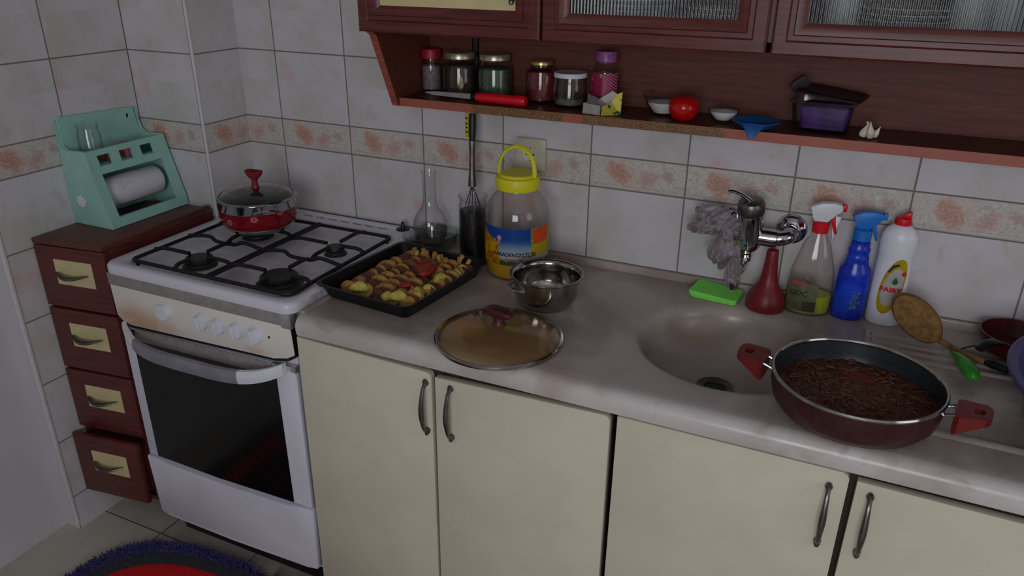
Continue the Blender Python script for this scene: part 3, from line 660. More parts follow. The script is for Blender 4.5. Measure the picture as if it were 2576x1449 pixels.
# ================================================================== mint roll holder
mh = thing('kitchen_roll_holder', 'mint green wooden kitchen roll holder standing on the drawer cabinet', 'holder', (-.2575, -.326, .9505))
def side_poly():
    P = [(.001, 0), (.155, 0), (.150, .03), (.112, .155), (.098, .214), (.090, .2155), (.050, .214), (.028, .212), (.012, .222), (.004, .245), (.001, .292)]
    return P
hy0, hy1 = -.140, .136
for y0, y1 in ((hy0, hy0+.010), (hy1-.010, hy1)):
    part('side_panel', prism(side_poly(), 'y', y0, y1, bev=.0012), M['mint'], mh)
L = [[(x, y, z) for y, z in ((hy0+.0102, .001), (hy1-.0102, .001), (hy1-.0102, .222), (hy1-.016, .262), (hy1-.022, .290), (hy0+.016, .300), (hy0+.0102, .29))] for x in (.001, .009)]
part('back_panel', loft(L), M['mint'], mh)
def front(u, z, th=0):       # point on the sloping front, u along y, z height
    pts = [(.155, 0), (.150, .03), (.112, .155), (.098, .214)]
    for (xa, za), (xb, zb_) in zip(pts, pts[1:]):
        if z <= zb_: x = xa+(xb-xa)*(z-za)/(zb_-za); break
    return (x-th, u, z)
b = bmesh.new()
def fr_strip(u0, u1, zs, bm):
    A = [front(u, z) for z in zs for u in (u0,)]; L = []
    for th in (0, .009):
        L.append([front(u0, z, th) for z in zs]+[front(u1, z, th) for z in reversed(zs)])
    return loft(L, bm=bm)
y0, y1 = hy0+.0102, hy1-.0102
bm = fr_strip(y0, y1, [.001, .012, .028], None)
bm = fr_strip(y0, y0+.022, [.0282, .09, .148], bm); bm = fr_strip(y1-.022, y1, [.0282, .09, .148], bm)
bm = fr_strip(y0, y1, [.1482, .156, .168], bm); bm = fr_strip(y0, y1, [.198, .206, .213], bm)
sl = [(y0, y0+.026), (y0+.070, y0+.098), (y0+.142, y0+.170), (y0+.214, y1)]
for a, c in sl: bm = fr_strip(a, c, [.1682, .19, .1978], bm)
part('front_board', bm, M['mint'], mh, 'front board with a large opening and three small slots')
part('shelf_board', box(.0095, .102, y0, y1, .158, .166), M['mint'], mh)
bm = bmesh.new(); L = []
for y in (-.003, 0): L.append([((.016+.0018*math.cos(8*a))*math.cos(a), y, (.016+.0018*math.cos(8*a))*math.sin(a)) for a in [2*PI*i/64 for i in range(64)]])
join(bm, loft(L)); part('side_knob', xf(bm, (.052, hy0-.001, .071)), M['paper'], mh, 'white scalloped knob on the left side')
part('keyhole', xf(lathe([(.0035, 0), (.0035, .0006)], 12), (.0092, .092, .268), (0, PI/2, 0), (2, 1, 1)), M['black'], mh)
kr = thing('kitchen_roll', 'white kitchen roll with pale blue print inside the mint holder', 'paper roll', (-.2575+.072, -.326, .9505+.080))
part('paper', xf(lathe([(.017, -.098), (.042, -.098), (.043, -.094), (.043, .094), (.042, .098), (.017, .098)], 48), (0, 0, 0), (PI/2, 0, 0)), M['roll'], kr)
part('spindle', xf(lathe([(.011, -.119), (.011, .119)], 16), (0, 0, 0), (PI/2, 0, 0)), M['mint'], kr, 'mint coloured dowel')
jz = .9505+.1665
solo('glass_jar', lathe([(.001, 0), (.027, 0), (.030, .004), (.031, .020), (.031, .085), (.027, .094), (.027, .104), (.0285, .106), (.0285, .112), (.0262, .112), (.0250, .092), (.0288, .083), (.0288, .006), (.001, .004)], 40), M['glass'], 'empty clear glass jar standing on top of the mint holder', 'jar', (-.205, -.404, jz))
for y, col, lab, h, r in ((-.352, (120, 72, 52), 'brown spice packet lying in the mint holder compartment', .030, .2), (-.292, (206, 110, 122), 'pink paper packet lying in the mint holder compartment', .036, .35), (-.235, (36, 92, 70), 'dark green packet at the right end of the mint holder', .024, .1)):
    b = loft([rr(0, 0, .052, .046, .004, 0, 3), rr(0, 0, .054, .048, .006, h*.3, 3), rr(0, 0, .052, .046, .006, h*.8, 3), rr(0, 0, .036, .030, .005, h, 3)])
    for v in b.verts: v.co += Vector((0, 0, 1))*.002*noise.noise(v.co*60)*(1 if v.co.z > .01 else 0)
    solo('packet', b, mat('packet_'+str(int(-y*1000)), col, .6, bump=.3), lab, 'packet', (-.208, y, jz+.0005), (0, 0, r*.2))

# ================================================================== oven tray with sliced potatoes and meat
TX, TY, TR = .778, -.345, -.105
tr = thing('baking_tray', 'black metal baking tray full of sliced potatoes beside the hob', 'tray', (TX, TY, CT+.0008), TR)
def rl(w, h, r, z): return rr(0, 0, w, h, r, z, 6)
part('pan', loft([rl(.236, .296, .012, 0), rl(.246, .306, .016, .0015), rl(.272, .334, .022, .034), rl(.276, .338, .024, .036), rl(.288, .350, .028, .0375), rl(.290, .352, .029, .0355), rl(.2925, .3545, .030, .0385), rl(.288, .350, .028, .0395), rl(.272, .334, .022, .0385), rl(.268, .330, .022, .034), rl(.242, .302, .015, .0025), rl(.236, .296, .012, .0015)]), M['tray'], tr)
part('juice', loft([rl(.243, .303, .014, .0028), rl(.246, .306, .015, .006)]), mat('sauce', (92, 40, 18), .15, var=.3, vs=60), tr, 'brown cooking juice')
def food(name, c1, c2, ns=120): return mat(name, c1, .45, rgb2=c2, vs=ns, bump=.25, bs=300)
M['potato'] = food('potato', (188, 146, 70), (150, 104, 48)); M['potato_raw'] = food('potato_bright', (206, 196, 92), (186, 172, 76)); M['meat'] = food('meat', (112, 62, 42), (80, 42, 30), 160); M['meat2'] = food('fried_slice', (138, 92, 56), (112, 66, 40), 140)
M['tomato_cut'] = food('tomato_flesh', (166, 52, 34), (136, 38, 26))
def slice_bm(r, th, seed, half=False):
    n = 26; L = []
    for k, rr_ in ((-1, .90), (-.7, 1.), (.7, 1.), (1, .90)):
        L.append([(r*rr_*(1+.10*noise.noise(Vector((math.cos(a)*1.4, math.sin(a)*1.4, seed*3.1))))*math.cos(a), k*th/2, max(-.35*r if half else -9, r*rr_*.86*(1+.1*noise.noise(Vector((math.cos(a), math.sin(a), seed*5.7)))) * math.sin(a))) for a in [2*PI*i/n for i in range(n)]])
    return mesh(loft(L), 'slice', [])
def me_of(bm, name, m): return mesh(bm, name, m)
def with_mat(me, m):
    me = me.copy(); me.materials.clear(); me.materials.append(m); return me
sm = [slice_bm(.0235, .0075, s) for s in range(4)]
PM = [with_mat(m_, M['potato']) for m_ in sm]; MM = [with_mat(m_, M['meat']) for m_ in sm]; FM = [with_mat(m_, M['meat2']) for m_ in sm]
ca, sa = math.cos(TR), math.sin(TR); np_ = 0
def place(me, name, label, cat, group, lx, ly, lz, rx, rz, sc=(1, 1, 1)):
    o = bpy.data.objects.new(name, me); S.collection.objects.link(o)
    o.location = (TX+ca*lx-sa*ly, TY+sa*lx+ca*ly, CT+lz); o.rotation_euler = (rx, 0, rz+TR); o.scale = sc
    o['label'] = label; o['category'] = cat; o['group'] = group; return o
for col in range(5):
    lx = -.076+col*.0440
    for k in range(17):
        ly = -.120+k*.0150+random.uniform(-.002, .002)
        kind = k % 2
        if col == 3 and k in (9, 10, 11) or col == 2 and k in (12, 13): continue
        s = random.uniform(.86, 1.16); rx = -.62+random.uniform(-.3, .25); rz = random.uniform(-.4, .4)
        if kind == 0 and (k+2*col) % 5 != 4: place(random.choice(PM), 'potato_slice', 'yellow potato slice set on edge in the rows on the tray', 'potato', 'potato slices on the baking tray', lx+random.uniform(-.003, .003), ly, .0235, rx, rz, (s, 1, s*.9))
        elif (k+col) % 4 == 1: place(random.choice(FM), 'browned_slice', 'lighter browned slice between the potato slices on the tray', 'food', 'browned slices on the baking tray', lx+random.uniform(-.003, .003), ly, .0225, rx, rz, (s, 1, s*.9))
        else: place(random.choice(MM), 'meat_patty', 'dark brown meat patty wedged between potato slices on the tray', 'meat', 'meat patties on the baking tray', lx+random.uniform(-.003, .003), ly, .0215, rx, rz, (s*.95, 1.2, s*.82))
# raw looking bright wedges along the front and right edges
wb = loft([[(x*.021*k, y*.016*k, z) for x, y in ((-1, -.8), (.2, -1), (1, -.2), (.6, .9), (-.7, .8))] for k, z in ((.7, 0), (1, .003), (.75, .012), (.25, .020))]); bmesh.ops.bevel(wb, geom=list(wb.edges), offset=.002, segments=2, affect='EDGES')
WM = me_of(wb, 'wedge', M['potato_raw'])
for i, (lx, ly, rz, s) in enumerate(((-.040, -.122, .3, 1.2), (.046, -.124, 1.2, .95), (.076, -.118, .2, 1.25), (.098, -.072, 2., 1.15), (.104, -.040, .5, 1.0), (.096, .022, 1., 1.2), (.104, .080, 2.4, .85), (.096, .115, .8, .8))):
    place(WM, 'potato_wedge', 'bright yellow potato wedge along the near and right tray edge', 'potato', 'bright potato wedges on the baking tray', lx, ly, .024, random.uniform(-.4, .4), rz, (s,)*3)
# standing fries along the back row
fb = box(-.0055, .0055, -.005, .005, 0, .046, .0018); FBm = me_of(fb, 'fry', M['potato'])
for i in range(12):
    place(FBm, 'potato_stick', 'thin yellow potato stick leaning in the back row of the tray', 'potato', 'potato sticks on the baking tray', -.082+i*.0160+random.uniform(-.004, .004), .126+random.uniform(-.016, .008), .010, random.uniform(-.9, .2), random.uniform(-1.2, 1.2), (1, 1, random.uniform(.75, 1.05)))
tm = [me_of(ball(.017, (0, 0, .008), (1.3, .95, .62), nz=.25, ns=70, seed=s), 'tomato_piece', M['tomato_cut']) for s in range(2)]
for lx, ly, s in ((.046, .030, 1.1), (.040, .052, 1.15), (.004, .078, .95), (.014, .050, .8), (.052, -.062, .8)):
    place(random.choice(tm), 'tomato_piece', 'cooked red tomato piece on top of the potatoes in tray', 'tomato', 'tomato pieces on the baking tray', lx, ly, .030, 0, random.uniform(0, 3), (s,)*3)

# ================================================================== glass things by the wall
bd = thing('glass_dish', 'low clear glass dish on the worktop behind the baking tray', 'dish', (.712, -.095, CT+.0008), -.05)
part('bowl', loft([rr(0, 0, .085, .105, .02, 0), rr(0, 0, .10, .12, .024, .004), rr(0, 0, .122, .142, .03, .045), rr(0, 0, .130, .150, .033, .047), rr(0, 0, .130, .150, .033, .050), rr(0, 0, .116, .136, .028, .047), rr(0, 0, .094, .114, .022, .007), rr(0, 0, .08, .10, .02, .005)]), M['glass_green'], bd)
solo('carafe', lathe([(.001, 0), (.028, 0), (.036, .006), (.046, .026), (.0495, .050), (.0470, .074), (.0380, .094), (.0260, .108), (.0205, .124), (.0190, .150), (.0190, .205), (.0215, .212), (.0215, .216), (.0195, .217), (.0172, .205), (.0172, .150), (.0187, .124), (.0242, .1085), (.0362, .093), (.0450, .073), (.0475, .050), (.0440, .027), (.034, .008), (.001, .004)], 44), M['glass'], 'tall clear glass carafe with a narrow neck against the tiles', 'carafe', (.694, -.070, CT+.058))
bpy.data.objects['carafe'].location.z = CT+.0075
tj = thing('utensil_jar', 'clear glass jar with dark contents left of the oil jug', 'jar', (.842, -.092, CT+.0008))
part('glass', lathe([(.001, 0), (.034, 0), (.038, .004), (.0385, .12), (.0385, .150), (.036, .158), (.036, .168), (.040, .172), (.040, .178), (.0375, .1785), (.0345, .168), (.0345, .156), (.0368, .148), (.0368, .006), (.001, .004)], 44), M['glass'], tj)
part('contents', lathe([(.001, .0055), (.035, .0055), (.0358, .01), (.0358, .136), (.030, .139), (.001, .138)], 40), mat('black_filling', (16, 16, 18), .45, vs=90, var=.4, bump=.5), tj, 'black contents filling the jar')
wk = thing('whisk', 'whisk with black handle standing head down in the dark jar', 'whisk', (.832, -.078, CT+.140))
hz = .390-.0
part('handle', tube(spline([(0, .006, .178), (-.002, .012, .215), (-.003, .016, .250)], 4), [.0075, .0085, .0095, .0100, .0100, .0100, .0100, .0095, .0085][:9], 14), M['black'], wk)
part('ferrule', tube(spline([(.004, -.004, .060), (.003, -.002, .100), (.001, .003, .150), (0, .006, .180)], 4), [.0115, .011, .0105, .0095, .0085, .008, .0078, .0076, .0080, .0086, .0088, .0088, .0085], 14), M['steel_dark'], wk, 'worn steel shaft')
for k in range(7):
    a = PI*k/7+.2; c, s = math.cos(a)*.026, math.sin(a)*.022
    part('wire', tube(spline([(.004, -.004, .064), (.004+c*.35, -.004+s*.35, .045), (.004+c*.75, -.004+s*.75, .016), (.004+c, -.004+s, .002)], 5), .0011, 6), M['steel_dark'], wk)
ytag = part('yellow_tag', box(-.020, -.010, .004, .008, .188, .252, .001), mat('yellow_tag', (214, 196, 20), .5), wk, 'yellow printed tag beside the black handle')
bm = None
for i, z in enumerate((.2, .212, .222, .236)): bm = box(-.0175, -.0125, .0034, .0039, z, z+.005, bm=bm)
o = part('tag_print', bm, M['black'], ytag); o['kind'] = 'stuff'
solo('hanging_cable', tube(spline([(0, 0, 0), (.002, 0, .05), (-.001, .001, .10), (0, 0, .168)], 6), .0085, 10), M['black'], 'thick black cable running up the cupboard back behind the jars', 'cable', (.822, -.028, 1.338))

# ================================================================== oil jug
oj = thing('oil_jug', 'large clear plastic oil jug with yellow screw cap and printed label', 'jug', (.992, -.132, CT+.0008))
R = .0845
prof = [(.001, .004), (.060, .0), (.078, .004), (R, .018), (R+.001, .050), (R, .090), (R-.003, .112), (R, .124), (R+.0005, .150), (R-.002, .172), (.076, .192), (.064, .210), (.053, .222), (.0495, .230), (.0495, .238)]
part('body', lathe(prof+[(.0478, .238), (.0478, .229), (.0512, .220), (.0622, .208), (.0742, .190), (R-.0038, .170), (R-.0015, .150), (R-.0018, .124), (R-.0048, .112), (R-.0018, .089), (R-.0008, .050), (R-.0018, .019), (.0765, .006), (.060, .002)], 64), M['pet'], oj)
part('oil', lathe([(.001, .0045), (.059, .0028), (.0755, .0068), (R-.0026, .020), (R-.0016, .050), (R-.0026, .076), (.001, .076)], 64), M['oil'], oj, 'yellow oil filling the lower third')
part('cap', lathe([(.051, .230), (.0555, .230), (.0565, .234), (.0565, .256), (.0545, .260), (.0515, .261), (.048, .2615), (.0465, .266), (.044, .2680), (.001, .2680)], 56), M['yellow'], oj, 'yellow screw cap')
P = spline([(-.050, -.006, .256), (-.051, -.004, .282), (-.038, .0, .316), (-.012, .003, .332), (.016, .003, .328), (.038, .0, .308), (.047, -.004, .280), (.048, -.006, .256)], 6)
part('carry_handle', tube(P, .0036, 8, flat=1.6), M['yellow'], oj, 'yellow carrying loop on the cap')
JA = -PI/2+.34   # direction the label faces: towards the camera
lab = part('label', wrapped_patch(lambda t: (-.105, .112, .001+t*.098), R+.0006, R+.0006, JA, .046, .0, 48, 8), M['yellow'], oj, 'blue and yellow printed label')
def label_mat():
    t = NT('oil_label'); v, xyz = t.obj(); z = xyz[2]; a = t.ma('ARCTAN2', xyz[1], xyz[0]); s = t.ma('MULTIPLY', t.ma('SUBTRACT', a, JA), R)
    n = t.noise(v, 60, 4, .6); s2 = t.ma('ADD', s, t.ma('MULTIPLY', t.ma('SUBTRACT', n, .5), .025)); z2 = t.ma('ADD', z, t.ma('MULTIPLY', t.ma('SUBTRACT', n, .5), .02))
    sky = t.mix(t.ramp(z, .080, .118), lin((190, 214, 232)), lin((36, 98, 190)))
    c = t.mix(t.ramp(z2, .056, .066), lin((70, 104, 44)), lin((214, 220, 214)))
    c = t.mix(t.ramp(z, .074, .082), c, sky)
    yel = t.mix(t.ramp(n, .4, .6), lin((236, 196, 26)), lin((206, 120, 20)))
    c = t.mix(t.ma('MULTIPLY', t.ramp(s2, -.046, -.036, 1., 0.), t.ramp(t.ma('ADD', z2, t.ma('MULTIPLY', s, .5)), .078, .090, 1., 0.)), c, yel); c = t.mix(t.ma('MULTIPLY', t.ramp(s2, .040, .048), t.ramp(z2, .068, .076)), c, lin((226, 200, 40)))
    c = t.mix(t.ma('MULTIPLY', t.ramp(z2, .046, .056, 1., 0.), t.ramp(s2, -.05, -.03)), c, lin((86, 112, 40)))
    t.set(Base_Color=c, Roughness=.35); return t.m
lab.data.materials.clear(); lab.data.materials.append(label_mat())
def lbl(name, bm, x, y, m, note): part(name, wrap(xf(bm, (x, y, 0)), R+.0006, R+.0006, JA, .046, .0008), m, lab, note)
b = prism([(.050, .058), (.098, .062), (.100, .103), (.046, .096)], 'z', 0, .0004); bmesh.ops.subdivide_edges(b, edges=list(b.edges), cuts=5, use_grid_fill=True)
lbl('orange_panel', b, 0, 0, mat('orange_print', (214, 78, 22), .4), 'orange-red panel at the upper right')
lbl('brand_text', text_bm('KARADENİZÇİÇİK', .0135, bold=.0003), 0, .030, mat('navy_print', (18, 34, 70), .5), 'dark blue lettering')
lbl('small_text', text_bm('Ayçiçek Yağı', .0085, bold=.0002), .0, .018, mat('red_print', (190, 60, 74), .5), 'small red lettering')
b = lathe([(.0062, 0), (.0062, .0005)], 24); join(b, prism([(-.004, -.014), (-.001, -.005), (.001, -.005), (.004, -.014), (.001, -.011)], 'z', 0, .0004)); lbl('rosette', b, -.040, .074, mat('pink_print', (226, 150, 170), .4), 'pink rosette with ribbon')

# ================================================================== steel saucepan without lid
sp = thing('steel_saucepan', 'open stainless steel saucepan on the worktop behind the glass lid', 'saucepan', (1.140, -.288, CT+.0008))
part('bowl', lathe([(.001, 0), (.050, 0), (.060, .003), (.071, .018), (.0775, .036), (.0790, .056), (.0795, .072), (.0865, .0765), (.0885, .078), (.0885, .0805), (.086, .081), (.0805, .078), (.0778, .070), (.0772, .050), (.0755, .036), (.069, .019), (.058, .0055), (.001, .004)], 64), M['steel'], sp, ang=.9)
for a in (-2.35,):
    c, s = math.cos(a), math.sin(a); P = []
    for k in range(13):
        q = -.46+.92*k/12; rr_ = .0765+.016*math.cos(q/.46*PI/2)
        P.append((rr_*math.cos(a+q), rr_*math.sin(a+q), .055+.0*q))
    part('side_handle', tube(P, .0055, 10, flat=.5), M['chrome'], sp, 'small polished steel lug handle')

# ================================================================== glass lid lying on the worktop
gl = thing('pan_lid', 'large glass pan lid with dark red knob lying near worktop edge', 'lid', (1.118, -.505, CT+.0008), -.25)
RL = .1405
part('dome', lathe([(RL-.004, .007), (RL-.010, .013), (.118, .0225), (.085, .031), (.045, .036), (.001, .0375), (.001, .0335), (.045, .032), (.085, .027), (.118, .0185), (RL-.010, .0095), (RL-.0045, .004)], 72), glass('lid_glass', (246, 240, 228), .04, .7, .9, (-.060, -.048, .070, .050, (206, 150, 70))), gl)
part('rim', lathe([(RL-.006, 0), (RL, .0005), (RL+.0015, .004), (RL+.001, .009), (RL-.001, .011), (RL-.006, .009)], 72), M['steel'], gl)
def splat_mat():
    return mat('orange_residue', (196, 150, 84), .3)
kb = tube([(0, 0, .037), (0, 0, .044), (0, 0, .058)], [.016, .012, .013], 18); L = []
for w, z in ((.013, .054), (.022, .056), (.032, .059), (.036, .064), (.033, .070), (.024, .0735), (.010, .075)): L.append([(p[0], p[1], z) for p in rr(0, 0, w*2, .026 if w > .015 else .022, .010, 0, 5)])
join(kb, loft(L)); part('knob', kb, mat('maroon_knob', (78, 28, 34), .4), gl, 'dark red winged knob')
b = bmesh.new()
for i in range(46):
    a = PI+random.gauss(.25, .6); r = random.uniform(.04, .118); z = .0375-.030*(r/.14)**2.3
    join(b, ball(random.uniform(.001, .0022), (r*math.cos(a), r*math.sin(a), z), (1.3, 1.3, .35), sub=1))
o = part('sauce_spots', b, mat('sauce_spots', (180, 130, 60), .3), gl, 'dried orange sauce spots'); o['kind'] = 'stuff'

# ================================================================== tap with the grey cloth
tp = thing('wall_tap', 'chrome wall mounted mixer tap above the sink', 'tap', (1.572, 0, 1.080))
for x in (-.075, .078):
    part('wall_flange', xf(lathe([(.001, 0), (.034, 0), (.036, .004), (.034, .012), (.024, .020), (.018, .022), (.018, .03)], 40), (x, -.001, 0), (PI/2, 0, 0)), M['chrome'], tp)
    part('elbow', tube(spline([(x, -.018, 0), (x, -.045, .001), (x*.97, -.062, -.002), (x*.78, -.070, -.006), (x*.55, -.070, -.008)], 6), [.0165]*7+[.0175]*18, 20), M['chrome'], tp)
part('mixer_body', xf(lathe([(.001, -.058), (.016, -.058), (.020, -.054), (.0215, -.045), (.0215, .045), (.020, .054), (.016, .058), (.001, .058)], 36), (.0, -.070, -.008), (0, PI/2, 0)), M['chrome'], tp)
ct = lathe([(.001, -.042), (.020, -.042), (.025, -.034), (.0285, -.014), (.029, .050), (.0285, .052)], 36); part('cartridge_housing', xf(ct, (-.008, -.074, .0), (.22, -.05, 0)), M['chrome'], tp)
cp = lathe([(.0290, .0525), (.031, .055), (.031, .076), (.027, .083), (.012, .086), (.001, .086)], 36)
o = part('cap', xf(cp, (-.008, -.074, .0), (.22, -.05, 0)), M['steel_dark'], tp)
lv = tube(spline([(-.012, -.090, .078), (-.032, -.100, .094), (-.052, -.112, .104), (-.064, -.120, .104)], 5), [.011, .011, .010, .0095, .009, .009, .0085, .008, .008, .008, .008, .0075, .007, .007, .007, .006], 14, flat=.55); part('lever', lv, M['chrome'], tp)
part('spout_neck', xf(lathe([(.0135, -.070), (.015, -.068), (.013, -.062), (.0155, -.058), (.013, -.052), (.0155, -.047), (.0135, -.040), (.017, -.034), (.017, -.03)], 28), (-.012, -.076, -.002), (.1, 0, 0)), M['steel'], tp)
part('spout', tube(spline([(-.012, -.074, -.062), (-.013, -.085, -.078), (-.016, -.110, -.085), (-.020, -.140, -.080), (-.022, -.152, -.084), (-.022, -.156, -.100)], 6), .0105, 18), M['chrome'], tp)
part('aerator', lathe([(.009, -.012), (.0135, -.010), (.014, .004), (.011, .008)], 24, c=(-.022, -.156, -.102)), M['chrome'], tp)
M['rag'] = mat('rag', (222, 208, 222), .95, rgb2=(188, 178, 172), vs=40, bump=.3, bs=400)
def crumple(cx, cz, w, h, cyd, outline, seed, ang):
    # a folded cloth tip: sharp pleats running along direction ang, ragged outline
    b = bmesh.new(); n = 56; V = []; ca, sa = math.cos(ang), math.sin(ang)
    for j in range(n+1):
        row = []
        for i in range(n+1):
            u, v = i/n*2-1, j/n*2-1; th = math.atan2(v, u); sq = max(abs(u), abs(v)); r = sq*(outline(th)+.10*noise.noise(Vector((math.cos(th)*3, math.sin(th)*3, seed))))
            x, z = cx+w*r*math.cos(th), cz+h*r*math.sin(th)
            p = (x*ca+z*sa)*34; q = (-x*sa+z*ca)*110
            k = noise.noise(Vector((p, q, seed))); k2 = noise.noise(Vector((p*2.1, q*1.9, seed+7))); big = noise.noise(Vector((x*22, z*22, seed+3)))
            y = cyd+.026*sq**2-.011*big-.012*(1-2.2*abs(k))-.006*(1-2*abs(k2))
            row.append(b.verts.new((x, min(y, -.006), z)))
        V.append(row)
    for A, B in zip(V, V[1:]):
        for i in range(n): b.faces.new((A[i], A[i+1], B[i+1], B[i]))
    bmesh.ops.solidify(b, geom=list(b.faces), thickness=.0016)
    return b
rag = thing('dish_cloth', 'crumpled grey dish cloth draped over the left arm of the tap', 'cloth', (1.50, 0, 1.075))
ol1 = lambda t: 1+.20*math.cos(3*t+.6)+.12*math.cos(5*t)+.18*max(0, -math.cos(t-.5))
ol2 = lambda t: 1+.16*math.cos(3*t+1.5)+.12*math.cos(4*t)
bm = crumple(-.010, .025, .060, .034, -.104, ol1, 3.3, .5)
part('cloth_top', bm, M['rag'], rag)
bm = crumple(.014, -.040, .034, .050, -.116, ol2, 8.1, 1.3); part('cloth_hanging', bm, M['rag'], rag)
bm = crumple(.048, -.072, .024, .032, -.172, lambda t: 1+.25*math.cos(2*t+PI), 5.2, 1.9); part('cloth_tip', bm, M['rag'], rag)

# ================================================================== wall socket
so = thing('wall_socket', 'cream wall socket on the flowered tile border behind the jug', 'socket', (.973, -.0005, 1.186))
part('plate', box(-.0425, .0425, -.011, 0, -.0425, .0425, .004), mat('old_cream', (214, 206, 184), .4, var=.05), so)
part('socket_well', xf(lathe([(.0225, .010), (.0225, .0135), (.0205, .0135), (.0195, .0115), (.001, .0115)], 32), (0, 0, 0), (PI/2, 0, 0)), M['cream'], so)
for x, z, r in ((-.0095, 0, .0028), (.0095, 0, .0028), (0, .000, .0022), (0, -.0165, .0020), (0, .0165, .0020)):
    part('contact_hole', xf(lathe([(r, 0), (r, .0004)], 12), (x, -.0117, z), (PI/2, 0, 0)), M['black'], so)

# ================================================================== sponge, plunger, bottles
b = bmesh.new(); N = 22; L = []
for z, k in ((0, .93), (.003, 1.), (.011, 1.), (.014, .95)):
    L.append([(p[0]*k, p[1]*k, z+.004*max(0, -(p[0]/.055))**2*(z > .002)+.0018*noise.noise(Vector((p[0]*60, p[1]*60, z*90)))) for p in rr(0, 0, .118, .084, .010, 0, 6)])
solo('cleaning_sponge', loft(L), M['green_sponge'], 'bright green cleaning pad lying on the worktop behind the sink', 'sponge', (1.503, -.062, CT+.0008), (0, 0, -.12))
solo('rubber_plunger', lathe([(.001, 0), (.0445, 0), (.0458, .004), (.0452, .016), (.0425, .030), (.0355, .044), (.0275, .056), (.0215, .068), (.0180, .088), (.0150, .118), (.0138, .140), (.0125, .146), (.001, .147)], 44), M['pvc_red'], 'dark red funnel shaped plunger standing left of the spray bottles', 'plunger', (1.622, -.078, CT+.0008))
def lathe_e(prof, rx, n=48): return lathe(prof, n, 1., rx)
s1 = thing('spray_bottle', 'clear spray bottle with white and red trigger and yellow-green liquid', 'bottle', (1.714, -.062, CT+.0008), .12)
o1 = [(.001, .003), (.044, 0), (.0505, .005), (.0515, .03), (.0512, .075), (.0475, .110), (.0390, .142), (.0290, .174), (.0190, .194), (.0150, .202), (.0150, .208)]
i1 = [(.0138, .208), (.0138, .201), (.0178, .193), (.0278, .173), (.0378, .141), (.0463, .109), (.0500, .075), (.0503, .03), (.049, .0065), (.001, .0045)]
part('bottle_body', lathe_e(o1+i1, .62), M['pet'], s1)
part('liquid', lathe_e([(.001, .0048), (.0448, .0062), (.0480, .009), (.0492, .03), (.0489, .050), (.001, .050)], .62), liquid('yellow_green_liquid', (206, 226, 40)), s1, 'yellow-green liquid')
lb = part('label', wrapped_patch(lambda t: (-.032, .028, .012+t*.070), .0519, .0519*.62, -PI/2-.35, .0, .0, 24, 8), mat('old_label', (150, 156, 112), .5, rgb2=(118, 124, 96), vs=50), s1, 'faded greenish label')
def lb2(name, bm, x, y, m, note): part(name, wrap(xf(bm, (x, y, 0)), .0521, .0521*.62, -PI/2-.35, 0, .0006), m, lb, note)
lb2('label_text', text_bm('GÜÇ', .016, bold=.0004), -.006, .056, mat('dark_green_print', (44, 66, 40), .5), 'dark green lettering')
b = box(0, .024, 0, .024, 0, .0004); bmesh.ops.subdivide_edges(b, edges=list(b.edges), cuts=3, use_grid_fill=True); lb2('label_box', b, .004, .014, mat('label_dark', (66, 58, 46), .5), 'dark square')
b = box(-.028, .006, 0, .011, 0, .0004); bmesh.ops.subdivide_edges(b, edges=list(b.edges), cuts=4, use_grid_fill=True); lb2('label_strip', b, 0, .076, mat('label_red', (160, 84, 76), .5), 'red strip')
part('collar', lathe([(.0165, .200), (.0185, .202), (.0185, .224), (.0165, .226), (.012, .226)], 32), M['red'], s1, 'red screw collar')
def trigger_head(root, z, m_head, m_trig, m_noz, scale=1.):
    # profile in the x-z plane; the nozzle points to the right
    P = [(-.018, 0), (.014, 0), (.017, .012), (.020, .016), (.034, .022), (.040, .030), (.038, .042), (.020, .046), (-.006, .044), (-.028, .034), (-.030, .028), (-.020, .020), (-.018, .010)]
    P = [(x*scale, z+y*scale) for x, y in P]
    h = part('spray_head', prism(P, 'y', -.0105, .0105, bev=.003), m_head, root)
    T = [(.020, .020), (.027, .016), (.030, -.004), (.036, -.026), (.031, -.028), (.023, -.008), (.017, .008)]
    part('trigger', prism([(x*scale, z+y*scale) for x, y in T], 'y', -.007, .007, bev=.002), m_trig, root)
    N_ = [(.038, .028), (.047, .026), (.048, .042), (.038, .044)]
    part('nozzle', prism([(x*scale, z+y*scale) for x, y in N_], 'y', -.008, .008, bev=.002), m_noz, root, 'nozzle cap')
trigger_head(s1, .2262, M['white_matte'], M['red'], M['red'])
part('back_guard', prism([(.021, .242), (.040, .240), (.032, .208), (.028, .178), (.0245, .208)], 'y', -.004, .004, bev=.001), M['white_matte'], s1, 'white tapering guard under the head')
M['blue_bottle'] = mat('blue_bottle', (34, 74, 214), .2, rgb2=(24, 44, 176), vs=18)
M['blue_head'] = mat('blue_head', (30, 118, 210), .4)
s2 = thing('spray_bottle', 'all blue spray bottle standing between clear spray and white bottle', 'bottle', (1.8025, -.050, CT+.0008), .1)
part('bottle_body', lathe_e([(.001, .003), (.031, 0), (.0352, .005), (.0362, .02), (.0360, .080), (.0350, .104), (.0330, .122), (.0260, .132), (.0235, .146), (.0245, .150), (.0220, .154), (.0225, .166), (.0235, .170), (.0205, .175), (.0200, .188), (.015, .190), (.001, .190)], .70), M['blue_bottle'], s2)
part('collar', lathe([(.0165, .1905), (.0195, .192), (.0190, .216), (.016, .218), (.001, .218)], 32), M['blue_head'], s2)
trigger_head(s2, .2182, M['blue_head'], M['blue_head'], M['blue_head'], .92)
b = wrapped_patch(lambda t: (-.012+.006*t, .014-.006*t, .03+t*.045), .0370, .0370*.70, -PI/2+.25, 0, .0, 12, 6); part('label', b, mat('white_blue_print', (120, 160, 226), .4, rgb2=(40, 80, 210), vs=120), s2, 'worn pale print')
